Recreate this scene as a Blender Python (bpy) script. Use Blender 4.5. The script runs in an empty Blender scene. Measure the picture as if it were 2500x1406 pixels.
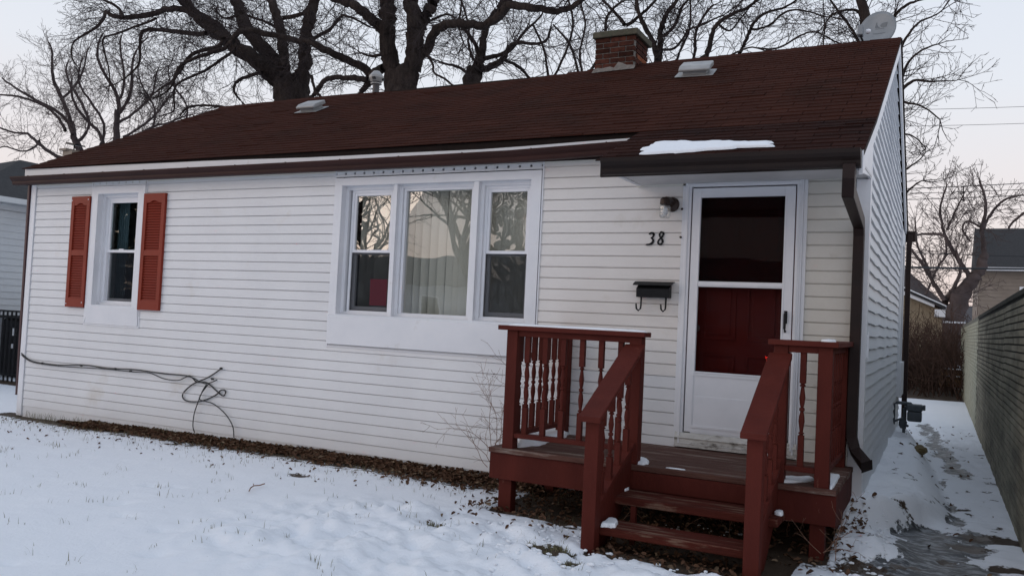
import bpy, math, random
import numpy as np
from mathutils import Vector, Matrix, noise
random.seed(7); np.random.seed(7)
sc = bpy.context.scene
COL = sc.collection

# ------------------------------------------------------------------ camera
CP = np.array([10.7326, -7.0167, 1.43094]); F = 2058.70
YAW, PITCH, ROLL = -0.471241, 0.0367643, 0.0481266
cy_, sy_ = math.cos(YAW), math.sin(YAW); cp_, sp_ = math.cos(PITCH), math.sin(PITCH)
FW = np.array([sy_*cp_, cy_*cp_, sp_]); R0 = np.array([cy_, -sy_, 0.0]); U0 = np.cross(R0, FW)
RT = math.cos(ROLL)*R0 + math.sin(ROLL)*U0; UP = -math.sin(ROLL)*R0 + math.cos(ROLL)*U0
cam = bpy.data.cameras.new('camera'); camo = bpy.data.objects.new('camera', cam); COL.objects.link(camo)
M = Matrix(((RT[0], UP[0], -FW[0], CP[0]), (RT[1], UP[1], -FW[1], CP[1]), (RT[2], UP[2], -FW[2], CP[2]), (0, 0, 0, 1)))
camo.matrix_world = M
cam.sensor_width = 36; cam.lens = 36*F/2500; cam.clip_start = .05; cam.clip_end = 3000
sc.camera = camo

# ------------------------------------------------------------------ world, sun, exposure
SUN_AZ = math.atan2(-.80, -.60)      # direction the last light comes from (x, y)
SUN_EL = math.radians(4)
w = bpy.data.worlds.new('World'); sc.world = w; w.use_nodes = True
nt = w.node_tree; nt.nodes.clear()
wo = nt.nodes.new('ShaderNodeOutputWorld'); bg = nt.nodes.new('ShaderNodeBackground')
sky = nt.nodes.new('ShaderNodeTexSky'); sky.sky_type = 'NISHITA'; sky.sun_disc = False
sky.sun_elevation = SUN_EL; sky.sun_rotation = SUN_AZ
sky.air_density = 1.0; sky.dust_density = 2.0; sky.ozone_density = 1.2; sky.altitude = 180
# thin even high cloud: pale veil, peach low down, over the clear sky
geo = nt.nodes.new('ShaderNodeNewGeometry') if False else nt.nodes.new('ShaderNodeTexCoord')
sep = nt.nodes.new('ShaderNodeSeparateXYZ'); nt.links.new(geo.outputs['Generated'], sep.inputs[0])
ramp = nt.nodes.new('ShaderNodeValToRGB'); ce = ramp.color_ramp
ce.elements[0].position = 0.0; ce.elements[0].color = (9.3, 7.4, 6.8, 1)
ce.elements[1].position = 1.0; ce.elements[1].color = (6.0, 7.1, 8.8, 1)
e = ce.elements.new(.10); e.color = (9.6, 8.6, 8.4, 1)
e = ce.elements.new(.26); e.color = (8.8, 9.1, 9.8, 1)
e = ce.elements.new(.50); e.color = (7.4, 8.3, 9.8, 1)
nt.links.new(sep.outputs['Z'], ramp.inputs[0])
mix = nt.nodes.new('ShaderNodeMix'); mix.data_type = 'RGBA'; mix.inputs['Factor'].default_value = .90
nt.links.new(sky.outputs[0], mix.inputs[6]); nt.links.new(ramp.outputs[0], mix.inputs[7])
nt.links.new(mix.outputs[2], bg.inputs[0]); bg.inputs[1].default_value = .10
nt.links.new(bg.outputs[0], wo.inputs[0])
sl = bpy.data.lights.new('sun', 'SUN'); sl.energy = .75; sl.angle = math.radians(40); sl.color = (1, .80, .66)
slo = bpy.data.objects.new('sun', sl); COL.objects.link(slo)
sd = Vector((-.80*math.cos(math.radians(14)), -.60*math.cos(math.radians(14)), math.sin(math.radians(14))))
slo.rotation_euler = sd.to_track_quat('Z', 'Y').to_euler(); slo.location = (-10, -10, 12)
sc.view_settings.view_transform = 'Standard'; sc.view_settings.look = 'None'
sc.view_settings.exposure = 0.0; sc.view_settings.gamma = 1.0; sc.view_settings.use_curve_mapping = False

# ------------------------------------------------------------------ picture -> place
def ray(u, v):
    return RT*((u-1250)/F) + UP*((703-v)/F) + FW
def on(ax, val, u, v):
    d = ray(u, v); return CP + d*((val-CP[ax])/d[ax])
def on_plane(p0, n, u, v):
    d = ray(u, v); n = np.array(n, float); return CP + d*(np.dot(np.array(p0)-CP, n)/np.dot(d, n))

# ------------------------------------------------------------------ materials
def nd(t, ty, **k):
    n = t.nodes.new(ty)
    for a, b in k.items(): setattr(n, a, b)
    return n
def pm(name, c1, c2=None, scale=8, rough=.6, bump=0, bscale=60, spec=.5, metal=0, stretch=(1, 1, 1), rnd=0,
       detail=6, c3=None, c3scale=2, c3lo=.55, c3hi=.7, coat=0, bdist=.01):
    m = bpy.data.materials.new(name); m.use_nodes = True; t = m.node_tree
    b = t.nodes['Principled BSDF']; L = t.links
    b.inputs['Roughness'].default_value = rough; b.inputs['Metallic'].default_value = metal
    b.inputs['Specular IOR Level'].default_value = spec
    if coat: b.inputs['Coat Weight'].default_value = coat
    g = nd(t, 'ShaderNodeNewGeometry'); mp = nd(t, 'ShaderNodeMapping'); mp.inputs['Scale'].default_value = stretch
    L.new(g.outputs['Position'], mp.inputs[0])
    n = nd(t, 'ShaderNodeTexNoise'); n.inputs['Scale'].default_value = scale; n.inputs['Detail'].default_value = detail
    n.inputs['Roughness'].default_value = .6
    L.new(mp.outputs[0], n.inputs['Vector'])
    rp = nd(t, 'ShaderNodeValToRGB'); rp.color_ramp.elements[0].position = .3; rp.color_ramp.elements[1].position = .7
    rp.color_ramp.elements[0].color = (*c1, 1); rp.color_ramp.elements[1].color = (*(c2 or c1), 1)
    L.new(n.outputs['Fac'], rp.inputs[0]); out = rp.outputs[0]
    if c3:
        n3 = nd(t, 'ShaderNodeTexNoise'); n3.inputs['Scale'].default_value = c3scale; n3.inputs['Detail'].default_value = 8
        n3.inputs['Roughness'].default_value = .65
        L.new(mp.outputs[0], n3.inputs['Vector'])
        mr = nd(t, 'ShaderNodeMapRange'); mr.inputs['From Min'].default_value = c3lo; mr.inputs['From Max'].default_value = c3hi
        L.new(n3.outputs['Fac'], mr.inputs['Value'])
        mx = nd(t, 'ShaderNodeMix', data_type='RGBA'); L.new(mr.outputs[0], mx.inputs['Factor'])
        L.new(out, mx.inputs[6]); mx.inputs[7].default_value = (*c3, 1); out = mx.outputs[2]
    if rnd:
        oi = nd(t, 'ShaderNodeObjectInfo'); mr = nd(t, 'ShaderNodeMapRange')
        mr.inputs['To Min'].default_value = 1-rnd; mr.inputs['To Max'].default_value = 1+rnd
        L.new(oi.outputs['Random'], mr.inputs['Value'])
        mx = nd(t, 'ShaderNodeVectorMath', operation='SCALE'); L.new(out, mx.inputs[0]); L.new(mr.outputs[0], mx.inputs['Scale'])
        out = mx.outputs[0]
    L.new(out, b.inputs['Base Color'])
    if bump:
        nb = nd(t, 'ShaderNodeTexNoise'); nb.inputs['Scale'].default_value = bscale; nb.inputs['Detail'].default_value = 5
        L.new(mp.outputs[0], nb.inputs['Vector'])
        bp = nd(t, 'ShaderNodeBump'); bp.inputs['Strength'].default_value = bump; bp.inputs['Distance'].default_value = bdist
        L.new(nb.outputs['Fac'], bp.inputs['Height']); L.new(bp.outputs[0], b.inputs['Normal'])
    return m
MT = {}
MT['vinyl'] = pm('vinyl_siding', (.69, .69, .70), (.76, .76, .765), 1.3, .5, .12, 40, .35, c3=(.56, .50, .42), c3scale=1.1, c3lo=.60, c3hi=.88)
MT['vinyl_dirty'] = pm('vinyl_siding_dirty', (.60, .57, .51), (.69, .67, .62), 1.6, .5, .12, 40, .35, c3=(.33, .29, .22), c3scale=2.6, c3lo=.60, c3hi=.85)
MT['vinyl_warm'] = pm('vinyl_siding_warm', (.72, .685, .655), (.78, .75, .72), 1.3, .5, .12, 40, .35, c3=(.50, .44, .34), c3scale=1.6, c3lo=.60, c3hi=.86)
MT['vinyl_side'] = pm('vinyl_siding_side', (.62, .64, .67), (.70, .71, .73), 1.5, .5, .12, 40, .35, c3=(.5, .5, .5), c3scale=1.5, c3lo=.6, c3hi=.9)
MT['trim'] = pm('white_aluminium_trim', (.70, .71, .74), (.78, .78, .80), 2.5, .42, .08, 30, .4, c3=(.45, .43, .40), c3scale=5, c3lo=.62, c3hi=.9)
MT['frame'] = pm('white_vinyl_frame', (.74, .75, .78), (.80, .80, .83), 6, .35, 0, 30, .45, c3=(.45, .44, .43), c3scale=9, c3lo=.66, c3hi=.9)
MT['sill_dirty'] = pm('weathered_white_wood', (.50, .48, .44), (.68, .67, .64), 9, .6, .2, 60, .3, c3=(.10, .08, .06), c3scale=7, c3lo=.52, c3hi=.68, stretch=(1, 1, 2.5))
MT['soffit'] = pm('soffit_white', (.55, .54, .54), (.66, .65, .65), 4, .6, .1, 30, .3)
MT['gutter'] = pm('brown_gutter', (.030, .011, .009), (.044, .016, .013), 3, .55, .08, 25, .2, stretch=(.6, 1, 3))
MT['dark_gutter'] = pm('dark_brown_gutter', (.012, .008, .0075), (.020, .012, .010), 3, .55, .1, 25, .2)
MT['downspout'] = pm('brown_downspout', (.016, .009, .008), (.026, .013, .011), 5, .5, .08, 25, .22)
MT['maroon'] = pm('maroon_downspout', (.045, .016, .020), (.062, .024, .028), 5, .5, .05, 25, .4)
MT['shingle'] = pm('brown_shingle', (.036, .0135, .0098), (.050, .0185, .0128), 2.4, .95, .35, 320, .03, rnd=.10, c3=(.026, .013, .010), c3scale=1.3, c3lo=.5, c3hi=.80, bdist=.004)
MT['shingle_dark'] = pm('dark_brown_shingle', (.024, .0105, .0085), (.036, .0145, .0112), 3.2, .95, .5, 320, .03, rnd=.16, c3=(.014, .010, .010), c3scale=1.6, c3lo=.5, c3hi=.7, bdist=.004)
MT['grey_shingle'] = pm('grey_shingle', (.036, .036, .038), (.062, .062, .064), 14, .9, .5, 80, .1, stretch=(1, 1, 4))
MT['felt'] = pm('dark_roof_edge', (.012, .008, .007), (.02, .012, .01), 20, .8, .2, 60, .2)
MT['porch'] = pm('red_brown_porch_paint', (.066, .0118, .0080), (.094, .0175, .0118), 5, .7, .3, 45, .14, stretch=(1, 1, .35), c3=(.17, .075, .055), c3scale=16, c3lo=.66, c3hi=.72)
MT['porch_rail'] = pm('red_brown_rail_paint', (.072, .0130, .0090), (.102, .0195, .0130), 4, .68, .25, 55, .14, c3=(.16, .045, .03), c3scale=9, c3lo=.66, c3hi=.74)
MT['tread'] = pm('worn_deck_wood', (.055, .012, .008), (.095, .020, .013), 7, .75, .5, 35, .12, stretch=(.5, 6, 3), c3=(.24, .16, .115), c3scale=4, c3lo=.54, c3hi=.66)
MT['deckboard'] = pm('weathered_deck_boards', (.070, .028, .020), (.12, .055, .040), 7, .75, .6, 35, .25, stretch=(.5, 5, 3), c3=(.30, .24, .20), c3scale=3, c3lo=.53, c3hi=.66)
MT['shutter'] = pm('brick_red_shutter', (.205, .027, .0135), (.24, .033, .017), 3, .5, .05, 40, .2)
MT['brick'] = pm('chimney_brick', (.036, .014, .011), (.085, .030, .020), 16, .9, .7, 60, .08, rnd=.5, c3=(.035, .015, .012), c3scale=7, c3lo=.52, c3hi=.66)
MT['brick_orange'] = pm('spalled_orange_brick', (.17, .050, .022), (.24, .080, .036), 18, .9, .7, 60, .15)
MT['mortar'] = pm('mortar', (.14, .125, .115), (.22, .20, .18), 18, .95, .7, 70, .1)
MT['concrete'] = pm('old_concrete', (.060, .056, .042), (.115, .105, .078), 9, .9, .6, 50, .15, c3=(.06, .075, .05), c3scale=6)
MT['galv'] = pm('galvanised_metal', (.26, .26, .26), (.38, .37, .36), 6, .5, .15, 30, .4, metal=.2)
MT['pipe'] = pm('dark_vent_pipe', (.045, .042, .045), (.08, .075, .078), 9, .5, .1, 40, .4)
MT['dish'] = pm('grey_dish', (.20, .22, .24), (.25, .27, .29), 6, .45, .03, 40, .4)
MT['dish_mark'] = pm('dish_print_grey', (.115, .13, .145), None, 6, .45)
MT['black'] = pm('black_metal', (.008, .008, .009), (.014, .014, .016), 12, .5, .1, 60, .2)
MT['bronze'] = pm('dark_bronze', (.035, .022, .018), (.055, .035, .028), 12, .4, .1, 60, .5, metal=.4)
MT['needles'] = pm('evergreen_needles', (.012, .022, .014), (.03, .05, .03), 4, .8)
MT['cable'] = pm('black_cable', (.014, .015, .016), None, 12, .5)
MT['meter'] = pm('grey_meter_paint', (.055, .065, .075), (.085, .097, .11), 9, .5, .1, 50, .4)
MT['door_red'] = pm('red_door', (.22, .020, .015), (.26, .027, .020), 3, .4, .05, 30, .4)
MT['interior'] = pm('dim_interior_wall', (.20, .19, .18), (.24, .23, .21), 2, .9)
MT['blind'] = pm('cream_blind', (.72, .69, .60), (.80, .77, .69), 3, .6, .05, 30, .3, rnd=.06)
MT['curtain'] = pm('teal_grey_curtain', (.08, .11, .13), (.11, .145, .165), 3, .8)
MT['paper'] = pm('pink_paper', (.50, .07, .11), (.56, .09, .13), 5, .7)
MT['ink'] = pm('faint_ink', (.28, .04, .07), None, 5, .8)
MT['bark'] = pm('dark_bark', (.020, .015, .014), (.056, .043, .038), 9, .95, 1.0, 26, .1, stretch=(1, 1, .22), bdist=.06)
MT['twig'] = pm('twig_bark', (.030, .023, .024), (.055, .043, .043), 3, .9, 0, 26, .1)
MT['twig_pale'] = pm('pale_twig_bark', (.065, .050, .048), (.105, .083, .080), 3, .9, 0, 26, .1)
MT['brush'] = pm('brush_stems', (.045, .026, .020), (.095, .058, .045), 3, .9, 0, 26, .1)
MT['brown_twig'] = pm('brown_weed', (.17, .09, .06), (.26, .15, .10), 6, .85)
MT['leaf'] = pm('dead_leaf', (.055, .027, .016), (.135, .070, .040), 25, .85, 0, 60, .2)
MT['leaf_pale'] = pm('pale_dead_leaf', (.14, .092, .058), (.24, .17, .11), 25, .85, 0, 60, .2)
MT['grass'] = pm('winter_grass', (.075, .08, .035), (.22, .19, .10), 25, .85)
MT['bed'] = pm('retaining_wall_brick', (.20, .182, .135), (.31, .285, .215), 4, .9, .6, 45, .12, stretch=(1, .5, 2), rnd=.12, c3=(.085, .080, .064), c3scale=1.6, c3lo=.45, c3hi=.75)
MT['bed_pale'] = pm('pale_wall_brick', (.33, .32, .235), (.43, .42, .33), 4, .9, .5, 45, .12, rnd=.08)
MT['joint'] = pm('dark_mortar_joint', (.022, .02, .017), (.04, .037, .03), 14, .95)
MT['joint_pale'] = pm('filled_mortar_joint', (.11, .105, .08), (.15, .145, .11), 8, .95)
MT['coping'] = pm('mossy_coping', (.035, .034, .027), (.060, .057, .045), 6, .9, .5, 40, .15)
MT['nb_siding'] = pm('neighbour_siding', (.50, .52, .54), (.57, .59, .60), 1, .5, .1, 40, .3)
MT['beige'] = pm('beige_siding', (.20, .165, .135), (.25, .21, .175), 2, .6, .1, 40, .3)
MT['tan_brick'] = pm('tan_brick', (.25, .20, .14), (.33, .27, .19), 9, .9, .3, 60, .15, rnd=.15)
MT['stone'] = pm('brown_rock', (.10, .075, .035), (.19, .14, .07), 20, .8, .5, 60, .2)
MT['log'] = pm('cut_log', (.16, .09, .045), (.26, .16, .09), 18, .9, .4, 60, .15)
MT['darkfar'] = pm('distant_dark_roof', (.05, .045, .05), (.075, .068, .07), 5, .9)
MT['carpaint'] = pm('silver_car_paint', (.30, .31, .33), None, 3, .3, 0, 1, .5, metal=.4, coat=.6)
MT['rubber'] = pm('tyre_rubber', (.02, .02, .02), None, 3, .8)
MT['asphalt'] = pm('wet_asphalt', (.04, .04, .043), (.07, .07, .072), 3, .6, .3, 60, .4, c3=(.5, .52, .55), c3scale=.5, c3lo=.5, c3hi=.6)

def simple_snow(name):
    m = bpy.data.materials.new(name); m.use_nodes = True; t = m.node_tree; L = t.links; b = t.nodes['Principled BSDF']
    b.inputs['Base Color'].default_value = (.83, .845, .875, 1); b.inputs['Roughness'].default_value = .7
    b.inputs['Specular IOR Level'].default_value = .3
    b.inputs['Subsurface Weight'].default_value = .0
    g = nd(t, 'ShaderNodeNewGeometry'); n = nd(t, 'ShaderNodeTexNoise'); n.inputs['Scale'].default_value = 45; n.inputs['Detail'].default_value = 6
    L.new(g.outputs['Position'], n.inputs['Vector']); bp = nd(t, 'ShaderNodeBump'); bp.inputs['Strength'].default_value = .5; bp.inputs['Distance'].default_value = .012
    L.new(n.outputs['Fac'], bp.inputs['Height']); L.new(bp.outputs[0], b.inputs['Normal'])
    return m
MT['snow'] = simple_snow('snow')

def ground_mat():
    m = bpy.data.materials.new('snowy_ground'); m.use_nodes = True; t = m.node_tree; L = t.links; b = t.nodes['Principled BSDF']
    g = nd(t, 'ShaderNodeNewGeometry'); at = nd(t, 'ShaderNodeAttribute', attribute_name='cover')
    sp = nd(t, 'ShaderNodeSeparateColor'); L.new(at.outputs['Color'], sp.inputs[0])
    def noise_(s, d=8, st=None):
        n = nd(t, 'ShaderNodeTexNoise'); n.inputs['Scale'].default_value = s; n.inputs['Detail'].default_value = d; n.inputs['Roughness'].default_value = .65
        if st:
            mp = nd(t, 'ShaderNodeMapping'); mp.inputs['Scale'].default_value = st; L.new(g.outputs['Position'], mp.inputs[0]); L.new(mp.outputs[0], n.inputs['Vector'])
        else: L.new(g.outputs['Position'], n.inputs['Vector'])
        return n.outputs['Fac']
    def math_(op, a, c, clamp=False):
        n = nd(t, 'ShaderNodeMath', operation=op, use_clamp=clamp)
        for i, x in enumerate((a, c)):
            if isinstance(x, (int, float)): n.inputs[i].default_value = x
            else: L.new(x, n.inputs[i])
        return n.outputs[0]
    def mixc(f, a, c):
        n = nd(t, 'ShaderNodeMix', data_type='RGBA')
        if isinstance(f, float): n.inputs['Factor'].default_value = f
        else: L.new(f, n.inputs['Factor'])
        for i, x in ((6, a), (7, c)):
            if isinstance(x, tuple): n.inputs[i].default_value = (*x, 1)
            else: L.new(x, n.inputs[i])
        return n.outputs[2]
    def thr(v, lo, hi):
        n = nd(t, 'ShaderNodeMapRange'); n.inputs['From Min'].default_value = lo; n.inputs['From Max'].default_value = hi; L.new(v, n.inputs['Value']); return n.outputs[0]
    n1 = noise_(14); n2 = noise_(38, 6)
    nn = math_('ADD', math_('MULTIPLY', n1, .7), math_('MULTIPLY', n2, .3))
    bare = thr(math_('ADD', sp.outputs[0], math_('MULTIPLY', math_('SUBTRACT', nn, .5), 1.5)), .46, .56)
    icen = noise_(13, 10, (1, .55, 1)); ice = thr(math_('ADD', sp.outputs[1], math_('MULTIPLY', math_('SUBTRACT', icen, .5), 2.2)), .44, .53)
    soil = mixc(noise_(60), (.028, .019, .013), (.085, .055, .035))
    snow = mixc(noise_(1.2, 4), (.79, .81, .855), (.85, .865, .895))
    iced = mixc(thr(noise_(17, 10, (.6, 1.6, 1)), .47, .60), (.050, .052, .056), (.27, .285, .30))
    c = mixc(ice, snow, iced); c = mixc(bare, c, soil)
    L.new(c, b.inputs['Base Color'])
    r = math_('SUBTRACT', .75, math_('MULTIPLY', ice, .35)); L.new(r, b.inputs['Roughness'])
    b.inputs['Specular IOR Level'].default_value = .3
    bp = nd(t, 'ShaderNodeBump'); bp.inputs['Strength'].default_value = .55; bp.inputs['Distance'].default_value = .02
    h = math_('ADD', math_('MULTIPLY', noise_(16, 8), .55), math_('MULTIPLY', noise_(55, 6), .35))
    L.new(math_('SUBTRACT', h, math_('MULTIPLY', math_('MAXIMUM', bare, ice), .6)), bp.inputs['Height']); L.new(bp.outputs[0], b.inputs['Normal'])
    return m
MT['ground'] = ground_mat()

def glass_mat(name, refl, tint, wav=0, wscale=3, rough=0.0):
    m = bpy.data.materials.new(name); m.use_nodes = True; t = m.node_tree; t.nodes.clear(); L = t.links
    o = nd(t, 'ShaderNodeOutputMaterial'); mx = nd(t, 'ShaderNodeMixShader'); tr = nd(t, 'ShaderNodeBsdfTransparent'); gl = nd(t, 'ShaderNodeBsdfGlossy')
    tr.inputs[0].default_value = (*tint, 1); gl.inputs['Roughness'].default_value = rough
    mx.inputs[0].default_value = refl
    if wav:
        g = nd(t, 'ShaderNodeNewGeometry'); n = nd(t, 'ShaderNodeTexNoise'); n.inputs['Scale'].default_value = wscale; n.inputs['Detail'].default_value = 1.0
        L.new(g.outputs['Position'], n.inputs['Vector']); bp = nd(t, 'ShaderNodeBump'); bp.inputs['Strength'].default_value = 1; bp.inputs['Distance'].default_value = wav
        L.new(n.outputs['Fac'], bp.inputs['Height']); L.new(bp.outputs[0], gl.inputs['Normal'])
    L.new(tr.outputs[0], mx.inputs[1]); L.new(gl.outputs[0], mx.inputs[2]); L.new(mx.outputs[0], o.inputs[0])
    return m
MT['pane'] = glass_mat('window_glass', .17, (.95, .96, .95), .0022, 2.2)
MT['pane_wavy'] = glass_mat('wavy_window_glass', .18, (.95, .96, .95), .011, 3.5)
MT['pane_dark'] = glass_mat('bedroom_window_glass', .05, (.8, .86, .86), .0015, 3)
MT['storm'] = glass_mat('storm_door_glass', .005, (.66, .62, .62), .002, 2)
MT['screen'] = glass_mat('insect_screen', .0, (.16, .165, .175))
def screen_mat():
    m = bpy.data.materials.new('insect_screen_mesh'); m.use_nodes = True; t = m.node_tree; t.nodes.clear(); L = t.links
    o = nd(t, 'ShaderNodeOutputMaterial'); mx = nd(t, 'ShaderNodeMixShader'); tr = nd(t, 'ShaderNodeBsdfTransparent'); df = nd(t, 'ShaderNodeBsdfDiffuse')
    df.inputs[0].default_value = (.022, .024, .029, 1); mx.inputs[0].default_value = .36
    L.new(tr.outputs[0], mx.inputs[1]); L.new(df.outputs[0], mx.inputs[2]); L.new(mx.outputs[0], o.inputs[0]); return m
MT['screen'] = screen_mat()
MT['jar'] = glass_mat('lamp_glass', .22, (.88, .9, .9), .01, 40, .05)
def emis(name, c, s):
    m = bpy.data.materials.new(name); m.use_nodes = True; b = m.node_tree.nodes['Principled BSDF']
    b.inputs['Base Color'].default_value = (*c, 1); b.inputs['Emission Color'].default_value = (*c, 1); b.inputs['Emission Strength'].default_value = s; return m
MT['tail'] = emis('lit_tail_light', (1, .03, .02), 60)

# ------------------------------------------------------------------ mesh helpers
class MB:
    def __init__(s): s.v = []; s.f = []
    def add(s, v, f):
        b = len(s.v); s.v += [tuple(p) for p in v]; s.f += [tuple(i+b for i in q) for q in f]; return s
    def box(s, a, b, taper=None):
        (x0, y0, z0), (x1, y1, z1) = a, b
        return s.add([(x0,y0,z0),(x1,y0,z0),(x1,y1,z0),(x0,y1,z0),(x0,y0,z1),(x1,y0,z1),(x1,y1,z1),(x0,y1,z1)],
              [(0,3,2,1),(4,5,6,7),(0,1,5,4),(1,2,6,5),(2,3,7,6),(3,0,4,7)])
    def prism(s, prof, ax, a, b):
        """closed profile of 2-D points extruded along axis ax from a to b; profile gives the two other axes in order"""
        n = len(prof); V = []
        for c in (a, b):
            for p in prof:
                q = list(p); q.insert(ax, c); V.append(q)
        F_ = [(i, (i+1) % n, n+(i+1) % n, n+i) for i in range(n)] + [tuple(range(n-1, -1, -1)), tuple(range(n, 2*n))]
        return s.add(V, F_)
    def tube(s, pts, rad, k=8, cap=True):
        pts = [Vector(p) for p in pts]; n = len(pts); rad = rad if hasattr(rad, '__len__') else [rad]*n
        V = []
        for i, p in enumerate(pts):
            d = (pts[min(i+1, n-1)]-pts[max(i-1, 0)]).normalized()
            a = Vector((0, 0, 1)) if abs(d.z) < .9 else Vector((1, 0, 0))
            x = d.cross(a).normalized(); y = d.cross(x).normalized()
            for j in range(k):
                t = 2*math.pi*j/k; V.append(p + (x*math.cos(t)+y*math.sin(t))*rad[i])
        F_ = [(i*k+j, i*k+(j+1) % k, (i+1)*k+(j+1) % k, (i+1)*k+j) for i in range(n-1) for j in range(k)]
        if cap: F_ += [tuple(range(k-1, -1, -1)), tuple(range((n-1)*k, n*k))]
        return s.add(V, F_)
    def lathe(s, prof, c=(0, 0, 0), k=12, M_=None):
        V = []; n = len(prof)
        for r, z in prof:
            for j in range(k):
                t = 2*math.pi*j/k; p = Vector((r*math.cos(t), r*math.sin(t), z))
                if M_ is not None: p = M_ @ p
                V.append(p+Vector(c))
        F_ = [(i*k+j, i*k+(j+1) % k, (i+1)*k+(j+1) % k, (i+1)*k+j) for i in range(n-1) for j in range(k)]
        F_ += [tuple(range(k-1, -1, -1)), tuple(range((n-1)*k, n*k))]
        return s.add(V, F_)
    def mesh(s, name, off=(0, 0, 0)):
        me = bpy.data.meshes.new(name); o = Vector(off)
        me.from_pydata([Vector(p)-o for p in s.v], [], s.f); me.update(); return me
    def build(s, name, mat, parent=None, loc=None, bev=0, smooth=False, label=None, kind=None):
        off = Vector(loc) if loc is not None else Vector((0, 0, 0))
        base = off if parent is None else wloc(parent)+off
        me = s.mesh(name, base)
        o = bpy.data.objects.new(name, me); COL.objects.link(o)
        o.location = off
        if parent is not None: o.parent = parent
        me.materials.append(MT[mat] if isinstance(mat, str) else mat)
        if smooth: me.polygons.foreach_set('use_smooth', [True]*len(me.polygons))
        if bev:
            b = o.modifiers.new('bevel', 'BEVEL'); b.width = bev; b.segments = 2; b.limit_method = 'ANGLE'; b.angle_limit = math.radians(40)
        if label: o['label'] = label
        if kind: o['kind'] = kind
        return o
WL = {}
def wloc(o):
    p = Vector((0, 0, 0))
    while o is not None: p += o.location; o = o.parent
    return p
def tag(o, label, cat, group=None, kind=None):
    o['label'] = label; o['category'] = cat
    if group: o['group'] = group
    if kind: o['kind'] = kind
    return o
def thing(name, label, cat, loc=(0, 0, 0), group=None):
    o = bpy.data.objects.new(name, None); COL.objects.link(o); o.location = loc; o.empty_display_size = .1
    return tag(o, label, cat, group)
def inst(name, me, parent, loc=(0, 0, 0), rot=(0, 0, 0), scl=(1, 1, 1)):
    """copy sharing mesh data; loc is in world space"""
    o = bpy.data.objects.new(name, me); COL.objects.link(o); o.parent = parent
    o.location = Vector(loc)-wloc(parent); o.rotation_euler = rot; o.scale = scl; return o
def npmesh(name, V, Fq, mat, nside=4, smooth=False, loc=None, parent=None):
    me = bpy.data.meshes.new(name); V = np.asarray(V, np.float32).copy()
    base = Vector(loc) if loc is not None else Vector((0, 0, 0))
    if parent is not None: base = base + wloc(parent)
    V -= np.array(base, np.float32)
    Fq = np.asarray(Fq, np.int32); me.vertices.add(len(V)); me.vertices.foreach_set('co', V.ravel())
    me.loops.add(Fq.size); me.loops.foreach_set('vertex_index', Fq.ravel())
    me.polygons.add(len(Fq)); me.polygons.foreach_set('loop_start', np.arange(0, Fq.size, Fq.shape[1], dtype=np.int32))
    if smooth: me.polygons.foreach_set('use_smooth', np.ones(len(Fq), bool))
    me.update(calc_edges=True); me.validate()
    me.materials.append(MT[mat] if isinstance(mat, str) else mat)
    o = bpy.data.objects.new(name, me); COL.objects.link(o)
    if loc is not None: o.location = loc
    if parent is not None: o.parent = parent
    return o
def nz(x, y, z=0.0, s=1.0): return noise.noise(Vector((x*s, y*s, z*s)))

S = .1016            # siding exposure
HX = 10.21           # right wall
HD = 6.45            # depth of the house
RY = 3.15            # ridge

# ================================================================== GROUND
GX = [-400, -150, -60, -30, -18, -12, -8, -5, -3.5]+list(np.arange(-2.5, 12.0, .03))+[12.3, 13, 15, 20, 30, 60, 150, 400]
GY = [-400, -150, -60, -40, -30, -22, -18, -14, -11, -9, -8, -7, -6.2]+list(np.arange(-5.6, 1.2, .03))+list(np.arange(1.25, 12, .08))+list(np.arange(12.2, 24, .4))+[26, 30, 40, 60, 100, 200, 500]
GX = np.array(GX); GY = np.array(GY)
XX, YY = np.meshgrid(GX, GY)
base_z = np.interp(XX, [-2, 0, 2.7, 5, 7, 9.5, 12], [-.14, -.125, -.085, -.06, -.045, -.02, 0.0])
H = base_z.copy()
fine = (XX > -3) & (XX < 12.2) & (YY > -6) & (YY < 24)
rng = np.random.RandomState(3)
def fbm(scale, seed, octv=3):
    out = np.zeros_like(XX)
    for o in range(octv):
        s = scale*(2**o); r = np.random.RandomState(seed+o)
        for q in range(7):
            a = r.uniform(0, 2*np.pi); ph = r.uniform(0, 6.28); k = s*r.uniform(.7, 1.3)
            wx = np.cos(a)*XX*k + .8*np.sin(YY*k*.7+ph); wy = np.sin(a)*YY*k + .8*np.sin(XX*k*.6+2*ph)
            out += np.sin(wx+wy+ph)/(2**o)/7
    return out
def blob(cx, cy, rx, ry=None, p=2):
    ry = ry or rx; return np.exp(-(((XX-cx)/rx)**2+((YY-cy)/ry)**2)**(p/2))
big = fbm(1.6, 11); mid = fbm(7, 21); small = fbm(26, 31)
H += fine*(.014*big+.007*mid+.003*small)
# trodden snow in front of the porch
tr = np.clip(blob(8.0, -2.6, 1.7, .95, 4)+blob(7.4, -2.0, 1.0, .6, 4)+.9*blob(9.6, -2.35, 1.1, .35, 4), 0, 1)
H += tr*(.052*fbm(11, 41)+.034*fbm(30, 51)+.02)+.012*blob(6.6, -2.8, 2.2, 1.3, 4)*fbm(5, 71)
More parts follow.
